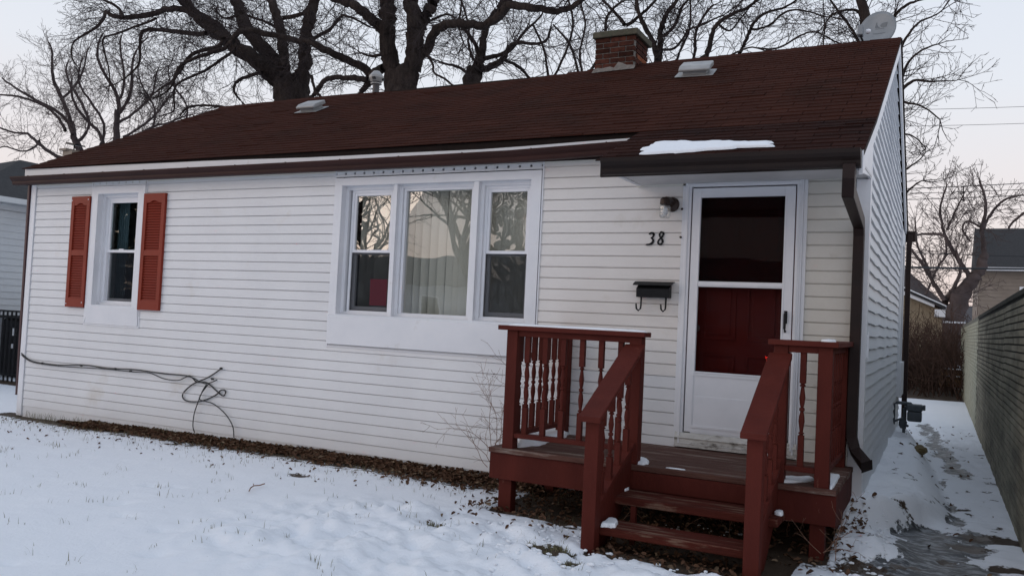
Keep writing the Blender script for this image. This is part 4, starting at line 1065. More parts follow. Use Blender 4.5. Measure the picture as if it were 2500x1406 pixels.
# rock in the snow
b = MB()
rp_ = on(2, .12, 2245, 1112)
def rock(c, sx, sy, sz, seed=0):
    V_ = []; F_ = []; n_, m_ = 7, 10
    for i in range(n_+1):
        for j in range(m_):
            t = math.pi*i/n_; ph = 2*math.pi*j/m_; d = 1+.35*nz(math.sin(t)*math.cos(ph)*1.6+seed, math.sin(t)*math.sin(ph)*1.6, math.cos(t)*1.6)
            V_.append((c[0]+sx*d*math.sin(t)*math.cos(ph), c[1]+sy*d*math.sin(t)*math.sin(ph), c[2]+sz*d*math.cos(t)))
    for i in range(n_):
        for j in range(m_): F_.append((i*m_+j, (i+1)*m_+j, (i+1)*m_+(j+1) % m_, i*m_+(j+1) % m_))
    return MB().add(V_, F_)
o = rock((rp_[0], rp_[1], gz(rp_[0], rp_[1])+.01), .075, .18, .05, 4).build('rock', 'stone', None, loc=(rp_[0], rp_[1], gz(rp_[0], rp_[1])))
tag(o, 'small brown rock lying on the snow drift beside the icy path', 'rock')

# ================================================================== SNOW PATCHES
def snow_patch(outline, th, label, group=None, seed=0, surf=None, cat='snow', rings=(1, .965, .88, .70, .42), hts=(0, .62, .92, 1.0, 1.0)):
    P = [Vector(p) for p in outline]; c = sum(P, Vector())/len(P)
    Q = []
    n_ = len(P)
    for i in range(n_):
        p0, p1, p2, p3 = P[(i-1) % n_], P[i], P[(i+1) % n_], P[(i+2) % n_]
        for t in np.linspace(0, 1, 7)[:-1]:
            Q.append(.5*((2*p1)+(-p0+p2)*t+(2*p0-5*p1+4*p2-p3)*t*t+(-p0+3*p1-3*p2+p3)*t**3))
    size = sum((p-c).length for p in P)/n_
    Q = [c+(p-c)*(1+.20*nz(p.x*14/max(size*3, .2)+seed, p.y*14/max(size*3, .2), p.z*9)) for p in Q]
    nrm_ = Vector((0, 0, 1)); V_ = []; K_ = len(Q)
    for r, h in zip(rings, hts):
        for p in Q:
            s_ = c+(p-c)*r; V_.append(s_+nrm_*(h*th*(1+.35*nz(s_.x*9+seed, s_.y*9, 2.2))-.002))
    V_.append(c+nrm_*th)
    F_ = [(i*K_+j, i*K_+(j+1) % K_, (i+1)*K_+(j+1) % K_, (i+1)*K_+j) for i in range(len(rings)-1) for j in range(K_)]
    F_ += [((len(rings)-1)*K_+j, (len(rings)-1)*K_+(j+1) % K_, len(V_)-1) for j in range(K_)]
    o_ = MB().add(V_, F_).build('snow_patch', 'snow', None, loc=tuple(c), smooth=True)
    return tag(o_, label, cat, group)
n_roof = (0, -.44, 1)
p0r = (9, -.15, ZE+.014)
def rp(L_): return [on_plane(p0r, n_roof, u, v) for u, v in L_]
SG = 'snow left on porch and roof'
snow_patch(rp([(1572, 374), (1575, 362), (1602, 352), (1650, 347), (1700, 350), (1760, 347), (1820, 349), (1870, 350), (1896, 354), (1862, 359), (1800, 362), (1740, 367), (1690, 371), (1620, 375)]), .022, 'long flat snow patch lying on the brown shingles above the front door', SG, 1)
def dk(L_, z=DZ+.002): return [on(2, z, u, v) for u, v in L_]
snow_patch(dk([(1255, 1087), (1262, 1068), (1275, 1052), (1330, 1052), (1385, 1058), (1372, 1070), (1340, 1078), (1318, 1087)]), .045, 'wide snow heap on the deck boards behind the front left railing', SG, 2)
snow_patch(dk([(1268, 1038), (1276, 1024), (1300, 1016), (1335, 1020), (1375, 1024), (1395, 1040), (1400, 1056), (1340, 1052), (1290, 1048)]), .06, 'lumpy snow heap at the house wall end of the deck', SG, 3)
snow_patch(dk([(1550, 1129), (1553, 1122), (1566, 1119), (1580, 1123), (1583, 1132), (1565, 1133)]), .02, 'small snow clump at the foot of the middle post on the deck', SG, 4)
snow_patch(dk([(1910, 1171), (1920, 1166), (1950, 1167), (1980, 1166), (1984, 1173), (1950, 1177), (1915, 1177)]), .018, 'thin snow strip on the deck edge under the short right railing', SG, 5)
snow_patch(dk([(2022, 1163), (2035, 1160), (2050, 1161), (2044, 1175), (2034, 1190), (2024, 1188)]), .02, 'white snow clump beside the outer right corner post', SG, 6)
snow_patch([on(2, .264, *p) for p in ((1518, 1194), (1524, 1186), (1535, 1187), (1535, 1194), (1526, 1198))], .018, 'tiny snow clump on the left of the upper tread', SG, 7)
snow_patch([on(2, .127, *p) for p in ((1466, 1284), (1478, 1276), (1492, 1268), (1506, 1274), (1502, 1287), (1480, 1286))], .026, 'larger snow clump on the left end of the lower tread', SG, 8)
snow_patch([(9.815, -1.36, .262), (9.86, -1.37, .262), (9.858, -1.29, .262), (9.82, -1.29, .262)], .03, 'small snow bit behind the right newel on the upper tread', SG, 9)
snow_patch([(9.765, -1.80, .127), (9.80, -1.80, .127), (9.80, -1.70, .127), (9.765, -1.71, .127)], .035, 'small snow bit right of the right newel on the lower tread', SG, 10)
zc2 = RT_+.037
snow_patch([(7.74, -1.15, zc2), (8.0, -1.165, zc2), (8.3, -1.17, zc2), (8.6, -1.165, zc2), (8.80, -1.14, zc2), (8.79, -1.075, zc2), (8.5, -1.06, zc2), (8.1, -1.04, zc2), (7.8, -1.06, zc2)], .016, 'thin snow crust along the front left rail cap', SG, 11)
snow_patch([(10.03, -1.10, zc2), (10.09, -1.12, zc2), (10.12, -1.06, zc2), (10.06, -1.03, zc2)], .018, 'small snow crust on the right corner rail cap', SG, 12)
snow_patch([(9.02, -1.12, DZ+.002), (9.12, -1.13, DZ+.002), (9.16, -1.11, DZ+.002), (9.06, -1.10, DZ+.002)], .006, 'tiny crumb of snow on the worn middle of the deck', SG, 13)
# loose clumps in the churned snow on the lawn
V_, F_ = [], []
bb = MB()
for i in range(420):
    r = random.random()
    if r < .85: u = random.uniform(1180, 1850); v = random.uniform(1262, 1400)
    else: u = random.uniform(2030, 2180); v = random.uniform(1270, 1400)
    p = on(2, 0, u, v)
    if -1.9 < p[1] < -1.0 and 8.78 < p[0] < 9.75: continue
    s_ = random.uniform(.004, .017)
    z = gz(p[0], p[1])
    bb.v_ = 0
    m_ = rock((p[0], p[1], z+s_*.1), s_*random.uniform(.8, 1.6), s_*random.uniform(.8, 1.4), s_*.6, i)
    bb.add(m_.v, m_.f)
o = bb.build('snow_clumps', 'snow', None, smooth=True); o['kind'] = 'stuff'; o['label'] = 'loose snow clumps scattered in the trodden snow by the steps'

# ================================================================== LEAVES, GRASS, TWIGS
def scatter_leaves(name, n, sampler, mats, label, smin=.009, smax=.032):
    for mi, mat in enumerate(mats):
        V_ = []; F_ = []
        for i in range(n[mi]):
            r = sampler()
            if r is None: continue
            x, y, zz = r; s_ = random.uniform(smin, smax)
            a = random.uniform(0, 6.28); tilt = random.uniform(-.9, .9); t2 = random.uniform(-.8, .8); curl = random.uniform(.2, .7)*s_
            R_ = Matrix.Rotation(a, 3, 'Z') @ Matrix.Rotation(tilt, 3, 'X') @ Matrix.Rotation(t2, 3, 'Y')
            L0 = [(-1, 0, 0), (-.4, -.45, curl/s_), (.45, -.42, curl/s_*.8), (1.0, 0, .1), (.4, .48, curl/s_), (-.45, .42, curl/s_*.7), (0, 0, -.05)]
            b0 = len(V_)
            for l in L0: V_.append(R_ @ Vector(l)*s_+Vector((x, y, zz+s_*.35)))
            F_ += [(b0, b0+1, b0+6), (b0+1, b0+2, b0+6), (b0+2, b0+3, b0+6), (b0+3, b0+4, b0+6), (b0+4, b0+5, b0+6), (b0+5, b0, b0+6)]
        o = npmesh(name, V_, F_, mat); o['kind'] = 'stuff'; o['label'] = label
random.seed(21)
def strip_s():
    x = random.uniform(.9, 7.75); wd = float(np.interp(x, [0.9, 1.6, 3, 5, 6.5, 7.7], [.08, .22, .26, .31, .42, .36]))
    wd *= 1+.55*nz(x*2.3, 1.7)+.35*nz(x*7, 4.1)
    y = -abs(random.gauss(0, .55))*wd-.02
    if y < -1.0: return None
    pile = max(0, .05*(1+y/wd*.7)) if x > 1.4 else 0
    return x, y, gz(x, y)+random.uniform(0, pile)+.004
scatter_leaves('dead_leaves', (9800, 1700), strip_s, ('leaf', 'leaf_pale'), 'brown dead leaves piled along the foot of the front wall')
def under_s():
    x = random.uniform(7.5, 10.3); y = random.uniform(-2.05, -.1)
    if y < -1.3 and not (8.75 < x < 9.9): 
        if random.random() > .12: return None
    if x > 9.75 and y < -1.0 and random.random() > .15: return None
    return x, y, gz(x, y)+random.uniform(0, .03)
scatter_leaves('dead_leaves', (2600, 260), under_s, ('leaf', 'leaf_pale'), 'brown dead leaves lying under the porch and its steps', .010, .026)
def side_s():
    x = random.uniform(10.3, 11.25); y = random.uniform(-1.6, 9)
    if random.random() > .5: x = random.uniform(9.7, 10.5); y = random.uniform(-1.7, -1.0)
    return x, y, gz(x, y)+.003
scatter_leaves('dead_leaves', (75, 12), side_s, ('leaf', 'leaf_pale'), 'single dead leaves on the snowy side path')
def lawn_s():
    x = random.uniform(-.2, 8.6); y = -.3-abs(random.gauss(0, .45))
    return x, y, gz(x, y)+.0
scatter_leaves('dead_leaves', (230, 20), lawn_s, ('leaf', 'leaf_pale'), 'single dead leaves poking out of the lawn snow', .010, .024)
def blades(name, n, sampler, mat, hmin, hmax, label):
    V_ = []; F_ = []
    for i in range(n):
        r = sampler()
        if r is None: continue
        x, y = r; z = gz(x, y)-.01; h = random.uniform(hmin, hmax); a = random.uniform(0, 6.28); ln = random.uniform(.1, .9)*h; w_ = random.uniform(.0012, .0026)
        dx, dy = math.cos(a), math.sin(a); b0 = len(V_)
        V_ += [(x-dy*w_, y+dx*w_, z), (x+dy*w_, y-dx*w_, z), (x+dx*ln*.4+dy*w_*.7, y+dy*ln*.4-dx*w_*.7, z+h*.65), (x+dx*ln*.4-dy*w_*.7, y+dy*ln*.4+dx*w_*.7, z+h*.65), (x+dx*ln, y+dy*ln, z+h)]
        F_ += [(b0, b0+1, b0+2), (b0, b0+2, b0+3), (b0+3, b0+2, b0+4)]
    o = npmesh(name, V_, F_, mat); o['kind'] = 'stuff'; o['label'] = label
cl = [(random.uniform(-.3, 9), random.uniform(-4.5, -.5)) for _ in range(260)]
def lg_s():
    if random.random() < .5: x = random.uniform(.2, 8); return x, -.25-abs(random.gauss(0, .35))
    c = random.choice(cl); return c[0]+random.gauss(0, .04), c[1]+random.gauss(0, .04)
blades('grass_blades', 2600, lg_s, 'grass', .02, .065, 'thin winter grass blades poking through the lawn snow')
tf = [on(2, -.03, u, v) for u, v in ((1320, 1350), (1345, 1352), (1375, 1357), (1408, 1382), (1062, 1286))]
def tuft(): c = random.choice(tf); return c[0]+random.gauss(0, .045), c[1]+random.gauss(0, .03)
blades('grass_tufts', 650, tuft, 'grass', .02, .05, 'green-brown grass tufts in thawed holes beside the steps')
def wallg(): x = random.uniform(.1, 4.0); return x, -.03-abs(random.gauss(0, .05))
blades('grass_blades', 420, wallg, 'grass', .05, .13, 'dry grass standing along the left foot of the front wall')

# branching growth -------------------------------------------------
class TB:
    def __init__(s): s.V = []; s.F = []; s.n = 0
    def tube(s, P, R_, k):
        P = np.asarray(P, float); n = len(P); R_ = np.asarray(R_, float)
        d = np.empty_like(P); d[1:-1] = P[2:]-P[:-2]; d[0] = P[1]-P[0]; d[-1] = P[-1]-P[-2]
        d /= np.linalg.norm(d, axis=1, keepdims=True)+1e-9
        a = np.array([.31, .22, .92]) if abs(d[0, 2]) < .9 else np.array([1., .1, 0])
        x = np.cross(d, a); x /= np.linalg.norm(x, axis=1, keepdims=True)+1e-9; y = np.cross(d, x)
        t = np.arange(k)*2*np.pi/k
        V_ = P[:, None, :]+R_[:, None, None]*(x[:, None, :]*np.cos(t)[None, :, None]+y[:, None, :]*np.sin(t)[None, :, None])
        s.V.append(V_.reshape(-1, 3))
        i = np.arange(n-1)[:, None]*k; j = np.arange(k)[None, :]; j2 = (j+1) % k
        f = np.stack([i+j, i+j2, i+k+j2, i+k+j], -1).reshape(-1, 4)+s.n
        s.F.append(f); s.n += n*k
    def build(s, name, mat, parent, smooth=True):
        if not s.V: return None
        return npmesh(name, np.concatenate(s.V), np.concatenate(s.F), mat, smooth=smooth, parent=parent)
rg = np.random.RandomState(77)
def unit(v): return v/(np.linalg.norm(v)+1e-9)
def grow(tb, p, d, L_, r, lvl, cfg):
    seg = cfg['seg'][lvl]; n = max(3, int(L_/seg)); P = [p]; D = []; up = cfg['up'][lvl]; wob = cfg['wob']
    for i in range(n):
        d = unit(d+rg.normal(0, wob, 3)+np.array([0, 0, up])); p = p+d*(L_/n); P.append(p); D.append(d)
    Rr = np.linspace(r, max(r*.35, cfg['rmin']), n+1)
    tb.tube(P, Rr, 3 if lvl > 0 else 5)
    if lvl >= cfg['levels']-1: return
    sp = cfg['space'][lvl]; m = max(1, int(L_/sp))
    for i in range(m):
        t = .15+.85*(i+rg.rand())/m; j = min(n-1, int(t*n)); q = np.array(P[j])+(np.array(P[j+1])-np.array(P[j]))*(t*n-j)
        ax = unit(np.cross(D[j], rg.normal(0, 1, 3))); an = rg.uniform(.45, 1.05)
        nd_ = unit(D[j]*math.cos(an)+ax*math.sin(an))
        grow(tb, q, nd_, L_*rg.uniform(.30, .62)*(1-.35*t), max(Rr[j]*.6, cfg['rmin']), lvl+1, cfg)
def limb(tbT, tbC, px, Y, dy, cfg, Yend=None, spawn=True, dens=1.0, k=8, uplift=0.0, spawn_from=0.0, lmax=1.9):
    """px: (u, v, width px) list; the limb stands at depth Y and wanders in depth"""
    P = []; R_ = []
    n = len(px); Ye = Y if Yend is None else Yend
    for i, (u, v, w_) in enumerate(px):
        yy = Y+(Ye-Y)*i/max(1, n-1)
        q = on(1, yy, u, v); P.append(q); R_.append(w_*np.dot(q-CP, FW)/F/2)
    # smooth
    Q = []; RR = []
    m = 5
    for i in range(n-1):
        p0, p1, p2, p3 = [P[max(0, min(n-1, j))] for j in (i-1, i, i+1, i+2)]
        for t in np.arange(m)/m:
            q = .5*((2*p1)+(-p0+p2)*t+(2*p0-5*p1+4*p2-p3)*t*t+(-p0+3*p1-3*p2+p3)*t**3)
            r = R_[i]+(R_[i+1]-R_[i])*t
            q = q+np.array([0, 1, 0])*dy*math.sin(1.7*i+t*1.7)+rg.normal(0, min(.03, r*.15), 3)
            Q.append(q); RR.append(r*(1+rg.normal(0, .04)))
    Q.append(P[-1]+np.array([0, 1, 0])*dy*math.sin(1.7*(n-1))); RR.append(R_[-1])
    tbT.tube(Q, RR, k)
    if spawn:
        if px[-1][1] > -60:
            D = unit(Q[-1]-Q[-2])
            for _ in range(3): grow(tbC, Q[-1], unit(D+rg.normal(0, .28, 3)), rg.uniform(.7, 1.2), min(.014, max(RR[-1]*.8, .006)), 0, cfg)
        Q = np.array(Q); acc = 0; nxt = rg.uniform(.1, .3)
        tot = np.sum(np.linalg.norm(np.diff(Q, axis=0), axis=1)); run = 0
        for i in range(len(Q)-1):
            seg = np.linalg.norm(Q[i+1]-Q[i]); acc += seg; run += seg
            if run/tot < spawn_from: continue
            while acc > nxt:
                acc -= nxt; nxt = rg.uniform(.15, .40)/dens
                D = unit(Q[i+1]-Q[i]); ax = unit(np.cross(D, rg.normal(0, 1, 3))); an = rg.uniform(.5, 1.25)
                d = unit(D*math.cos(an)+ax*math.sin(an)+np.array([0, 0, uplift]))
                L_ = min(lmax, rg.uniform(.6, 2.0)*(.5+min(1, RR[i]*9)))
                grow(tbC, Q[i], d, L_, min(RR[i]*.34, .0135), 0, cfg)
    return Q
CF = dict(seg=(.22, .16, .12), up=(.02, .02, .02), wob=.17, space=(.20, .15, .12), levels=3, rmin=.0042)
CFd = dict(seg=(.22, .16, .12), up=(.01, -.01, -.02), wob=.19, space=(.17, .13, .11), levels=3, rmin=.0046)

def tree_px(label, base, Y, limbs, cfg, group='bare trees behind the house', mat='bark', tmat='twig', twist=.5, slim=.80):
    bp = on(1, Y, *base); root = thing('bare_tree', label, 'tree', (bp[0], Y, -.05), group)
    tT, tC = TB(), TB()
    for q_, L_ in enumerate(limbs):
        if q_ > 0: L_ = ([(u_, v_, w_*slim) for u_, v_, w_ in L_[0]],)+tuple(L_[1:])
        kw = dict(L_[1]) if len(L_) > 1 else {}
        tT = TB(); Yo = kw.pop('Y', Y); limb(tT, tC, L_[0], Yo, kw.pop('dy', twist), cfg, **kw)
        tT.build('trunk' if q_ == 0 else 'limb', mat, root)
    tC.build('crown', tmat, root); return root
# --- tree A, many stems left of centre
YA = 13.0
tree_px('large many-stemmed bare tree behind the left part of the roof', (712, 250), YA, [
    ([(706, 640, 105), (708, 420, 92), (712, 260, 84), (712, 215, 84), (716, 200, 70)], dict(spawn=False, dy=.0, k=12)),
    ([(700, 235, 56), (670, 190, 50), (640, 160, 45), (590, 122, 40), (545, 95, 36), (500, 60, 32), (470, 22, 28), (440, -20, 26), (400, -90, 22)], dict(dy=.15, Yend=12.0, k=10, dens=.8)),
    ([(704, 215, 50), (672, 160, 44), (636, 110, 38), (608, 70, 36), (585, 35, 33), (563, -10, 30), (530, -80, 26)], dict(dy=.15, Yend=14, k=10, dens=.8)),
    ([(695, 170, 30), (686, 120, 29), (682, 60, 26), (672, 20, 24), (655, -15, 22), (640, -70, 18)], dict(dy=.1, Yend=13.6, k=10, dens=.8)),
    ([(724, 225, 44), (737, 170, 38), (745, 120, 34), (755, 70, 32), (764, 10, 30), (772, -60, 26)], dict(dy=.1, Yend=12.6, k=10, dens=.7)),
    ([(560, 100, 15), (525, 60, 16), (480, 35, 17), (430, 28, 16), (385, 25, 15), (330, 36, 14), (295, 46, 13), (268, 34, 10), (240, 40, 9), (215, 75, 7), (195, 110, 5), (182, 150, 4)], dict(Y=12.4, dy=.25, dens=1.5)),
    ([(300, 44, 9), (285, 20, 8), (262, 4, 7), (235, -8, 5)], dict(Y=12.2, dy=.1, dens=1.4)),
    ([(505, 82, 14), (450, 76, 13), (380, 74, 11), (358, 92, 9), (335, 130, 7), (318, 165, 5), (308, 200, 4)], dict(Y=12.2, dy=.25, dens=1.6)),
    ([(380, 45, 7), (320, 60, 6), (285, 85, 6), (262, 105, 5), (258, 160, 4), (255, 215, 3)], dict(Y=12.0, dy=.2, dens=1.6)),
    ([(545, 95, 13), (520, 110, 12), (480, 130, 11), (455, 170, 10), (420, 190, 8), (395, 205, 6), (385, 230, 4)], dict(Y=12.2, dy=.2, dens=1.5)),
    ([(575, 118, 9), (530, 140, 8), (490, 180, 7), (440, 215, 6), (420, 260, 5), (400, 275, 4)], dict(Y=12.0, dy=.2, dens=1.5)),
    ([(640, 178, 11), (600, 185, 10), (580, 200, 9), (577, 225, 7), (585, 245, 5)], dict(Y=12.4, dy=.1, dens=1.4)),
    ([(545, 262, 8), (500, 256, 7), (465, 262, 6), (445, 285, 4)], dict(Y=11.8, dy=.1, dens=1.4)),
    ([(690, 45, 12), (735, 30, 11), (765, 0, 10), (800, -30, 8)], dict(Y=13.2, dy=.1, dens=1.1)),
    ([(765, 95, 11), (800, 62, 9), (835, 42, 8), (870, 50, 6), (900, 65, 5)], dict(Y=12.8, dy=.2, dens=1.3)),
    ([(700, 110, 9), (660, 60, 8), (600, 40, 7), (560, 50, 6), (520, 20, 4)], dict(Y=13.6, dy=.2, dens=1.3)),
], CFd, slim=.90)
# --- tree B, thickest trunk
YB = 12.0
tree_px('thickest bare tree with dark furrowed trunk rising behind the roof centre', (975, 230), YB, [
    ([(975, 640, 105), (976, 420, 92), (977, 260, 84), (978, 215, 76), (982, 170, 70)], dict(spawn=False, dy=.0, k=14)),
    ([(962, 225, 56), (954, 170, 50), (950, 120, 44), (950, 60, 42), (944, 0, 42), (938, -60, 38)], dict(dy=.05, dens=.4, k=12)),
    ([(948, 95, 34), (930, 70, 30), (905, 45, 28), (880, 22, 25), (850, 6, 23), (810, -8, 20), (770, -30, 16)], dict(dy=.1, Yend=11.4, dens=.9, k=10)),
    ([(990, 220, 56), (1005, 150, 50), (1015, 90, 46), (1010, 40, 42), (1002, 0, 40), (995, -60, 36)], dict(dy=.05, dens=.4, k=12)),
    ([(1012, 100, 34), (1030, 55, 34), (1050, 20, 34), (1062, -10, 32), (1075, -60, 26)], dict(dy=.05, Yend=12.6, dens=.5, k=12)),
    ([(1005, 150, 30), (1030, 112, 27), (1060, 84, 25), (1110, 66, 24), (1160, 58, 23), (1205, 38, 24), (1245, 24, 24), (1300, 24, 20), (1350, 20, 18), (1400, 8, 15), (1460, -10, 13)], dict(dy=.25, Yend=10.8, dens=1.3, k=10)),
    ([(1225, 30, 22), (1237, 0, 22), (1245, -40, 20)], dict(Y=11.2, dy=.1, dens=.6, k=10)),
    ([(905, 190, 24), (870, 158, 22), (820, 135, 20), (780, 112, 18), (745, 98, 18), (700, 90, 17), (640, 83, 16), (590, 88, 15), (548, 100, 13), (512, 125, 11), (470, 160, 9), (430, 188, 8), (390, 215, 5), (375, 240, 4)], dict(dy=.3, Yend=11.0, dens=1.5)),
    ([(900, 196, 18), (860, 189, 16), (820, 192, 15), (800, 198, 13), (775, 215, 13), (760, 232, 11), (752, 245, 9)], dict(Y=11.6, dy=.1, dens=.5)),
    ([(770, 225, 9), (782, 235, 7), (790, 242, 5)], dict(Y=11.6, dy=.0, spawn=False)),
    ([(760, 185, 8), (765, 205, 8), (770, 225, 8)], dict(Y=11.6, dy=.0, spawn=False)),
    ([(905, 185, 22), (900, 205, 18), (880, 228, 14), (872, 250, 10)], dict(Y=11.7, dy=.0, spawn=False)),
    ([(940, 165, 24), (925, 172, 26), (905, 190, 24)], dict(Y=11.9, dy=.0, spawn=False)),
    ([(938, 133, 9), (908, 138, 8), (882, 130, 5)], dict(Y=11.9, dy=.0, dens=.6)),
    ([(1030, 120, 8), (1050, 150, 7), (1062, 180, 6), (1090, 195, 6), (1108, 212, 5)], dict(Y=11.6, dy=.1, dens=1.0)),
    ([(1030, 60, 8), (1080, 30, 6), (1120, 60, 5), (1140, 110, 4)], dict(Y=12.3, dy=.2, dens=1.4)),
], CFd, slim=.90)
# --- tree C
YC = 14.5
tree_px('forked bare tree between the thick trunk and the chimney', (1155, 210), YC, [
    ([(1150, 600, 70), (1152, 400, 58), (1152, 215, 46), (1160, 175, 42)], dict(spawn=False, dy=0, k=10)),
    ([(1162, 185, 34), (1172, 140, 26), (1182, 100, 22), (1196, 60, 20), (1212, 25, 19), (1232, -15, 18), (1260, -60, 15)], dict(dy=.1, dens=1.1)),
    ([(1152, 180, 26), (1160, 130, 14), (1150, 90, 12), (1130, 65, 10), (1120, 30, 7), (1118, -10, 5)], dict(dy=.2, dens=1.3)),
    ([(1172, 170, 24), (1205, 152, 20), (1235, 138, 17), (1262, 112, 13), (1300, 105, 10), (1330, 92, 8), (1350, 70, 6)], dict(dy=.2, Yend=13.5, dens=1.4)),
    ([(1180, 142, 16), (1215, 128, 13), (1255, 118, 11), (1290, 80, 8), (1315, 40, 6), (1325, 0, 4)], dict(dy=.2, dens=1.4)),
    ([(1232, 146, 11), (1260, 160, 10), (1280, 176, 9), (1298, 196, 7)], dict(dy=.1, dens=1.2)),
    ([(1140, 178, 10), (1115, 162, 9), (1085, 156, 7), (1070, 150, 5)], dict(dy=.1, dens=1.3)),
    ([(1300, 60, 7), (1325, 120, 7), (1335, 160, 8), (1345, 195, 8)], dict(Y=15, dy=.1, dens=1.2)),
    ([(1125, 0, 6), (1140, 60, 6), (1145, 110, 8), (1160, 150, 10)], dict(Y=15, dy=.1, dens=1.2)),
    ([(1350, 60, 5), (1380, 95, 7), (1400, 130, 8), (1415, 180, 8)], dict(Y=15.5, dy=.1, dens=1.5)),
], CF)
# --- tree D behind the chimney
YD = 16.0
tree_px('slender bare tree with several stems right behind the brick chimney', (1605, 155), YD, [
    ([(1590, 560, 40), (1596, 350, 34), (1600, 160, 26)], dict(spawn=False, dy=0)),
    ([(1600, 165, 24), (1606, 110, 20), (1615, 80, 17), (1632, 40, 14), (1650, 0, 11), (1662, -40, 9)], dict(dy=.2, dens=1.5)),
    ([(1603, 150, 16), (1590, 100, 16), (1572, 60, 14), (1560, 20, 12), (1550, -30, 9)], dict(dy=.2, dens=1.5)),
    ([(1612, 90, 10), (1640, 55, 10), (1665, 25, 8), (1700, 0, 7), (1730, -30, 6)], dict(dy=.3, dens=1.6)),
    ([(1595, 120, 10), (1640, 110, 8), (1680, 80, 7), (1720, 70, 6), (1760, 35, 5)], dict(dy=.3, Yend=15, dens=1.6)),
    ([(1440, 175, 9), (1455, 130, 10), (1480, 80, 9), (1490, 40, 8), (1520, 0, 7)], dict(Y=15.5, dy=.2, dens=1.7)),
    ([(1530, 62, 12), (1555, 40, 10), (1590, 15, 9), (1620, -15, 8)], dict(dy=.1, dens=1.4)),
    ([(1525, 60, 12), (1500, 30, 9), (1470, 0, 8), (1440, -20, 6)], dict(dy=.1, dens=1.4)),
    ([(1420, 180, 7), (1410, 120, 7), (1430, 60, 6), (1420, 0, 5)], dict(Y=17, dy=.2, dens=1.7)),
    ([(1345, 200, 8), (1380, 110, 8), (1400, 50, 7), (1390, -10, 6)], dict(Y=17, dy=.2, dens=1.6)),
], CF)
YE = 15.0
tree_px('arching bare tree with dark curved stems behind the right roof vent', (1705, 150), YE, [
    ([(1690, 560, 30), (1695, 300, 26), (1700, 160, 22)], dict(spawn=False, dy=0)),
    ([(1700, 155, 20), (1722, 125, 17), (1738, 95, 15), (1755, 65, 13), (1790, 30, 11), (1825, 12, 9), (1865, -5, 8)], dict(dy=.2, dens=1.6)),
    ([(1688, 160, 9), (1692, 120, 10), (1698, 90, 9), (1720, 50, 8), (1740, 10, 6)], dict(dy=.2, dens=1.5)),
    ([(1804, 130, 12), (1815, 100, 11), (1832, 75, 10), (1855, 50, 9), (1880, 25, 8), (1920, 10, 7), (1960, -5, 5)], dict(Y=15.5, dy=.2, dens=1.6)),
    ([(1835, 72, 8), (1870, 55, 7), (1905, 42, 7), (1945, 34, 6), (1985, 28, 5), (2020, 34, 4)], dict(Y=15.2, dy=.3, dens=1.6)),
    ([(1850, 118, 6), (1895, 112, 6), (1945, 95, 6), (1990, 85, 5), (2030, 95, 5), (2060, 104, 4)], dict(Y=14, dy=.2, dens=1.8)),
    ([(2010, 110, 4), (2012, 60, 4), (2010, 10, 3), (2012, -30, 3)], dict(Y=14, dy=.05, dens=.3)),
    ([(1755, 60, 8), (1775, 70, 6), (1800, 60, 5), (1830, 30, 4), (1840, 0, 3)], dict(Y=15.5, dy=.2, dens=1.7)),
    ([(1760, 145, 6), (1790, 125, 6), (1830, 118, 5), (1870, 130, 4)], dict(Y=14.5, dy=.2, dens=1.7)),
    ([(1650, 150, 8), (1660, 110, 8), (1685, 70, 7), (1690, 20, 6), (1680, -20, 5)], dict(Y=16.5, dy=.2, dens=1.6)),
], CF)
# --- tree G behind the gable on the right: fans of fine twigs past the edge
YG = 13.5
CG = dict(seg=(.2, .14, .1), up=(.0, .03, .05), wob=.13, space=(.17, .13, .11), levels=3, rmin=.0042)
tree_px('bare tree whose fine twigs fan out right of the gable end', (2150, 150), YG, [
    ([(2110, 900, 60), (2120, 500, 50), (2130, 260, 40), (2125, 110, 30), (2110, 40, 24), (2090, -40, 18)], dict(spawn_from=.6, dy=0, dens=.6)),
    ([(2130, 220, 16), (2180, 170, 12), (2200, 120, 9), (2235, 70, 7), (2270, 40, 5), (2300, 20, 4)], dict(dy=.2, dens=1.4, lmax=1.0)),
    ([(2130, 260, 16), (2190, 220, 12), (2230, 200, 9), (2270, 205, 6), (2310, 195, 4), (2340, 190, 3)], dict(dy=.2, dens=1.5, lmax=.9)),
    ([(2130, 320, 14), (2190, 250, 10), (2225, 255, 7), (2260, 270, 5), (2295, 290, 4)], dict(dy=.2, dens=1.5, lmax=.8)),
    ([(2130, 300, 14), (2190, 210, 10), (2215, 160, 8), (2250, 130, 6), (2290, 105, 4)], dict(dy=.2, dens=1.5, lmax=.8)),
    ([(2130, 380, 14), (2190, 330, 9), (2215, 330, 6), (2240, 345, 4), (2260, 360, 3)], dict(dy=.2, dens=1.3, lmax=.7)),
    ([(2130, 480, 14), (2195, 420, 8), (2220, 410, 6), (2245, 395, 4), (2260, 370, 3)], dict(dy=.2, dens=1.3, lmax=.8)),
    ([(2130, 540, 14), (2195, 480, 8), (2225, 460, 6), (2250, 445, 4)], dict(dy=.2, dens=1.2, lmax=.7)),
    ([(2125, 110, 16), (2160, 60, 12), (2200, 25, 9), (2240, 10, 7), (2290, -10, 5)], dict(dy=.2, dens=1.5, lmax=1.1)),
    ([(2110, 60, 12), (2090, 20, 9), (2050, 30, 7), (2020, 60, 5)], dict(dy=.2, dens=1.5, lmax=1.1)),
    ([(2120, 150, 12), (2080, 70, 9), (2040, 20, 7), (2010, -20, 5)], dict(dy=.2, dens=1.5, lmax=1.1)),
], CG)
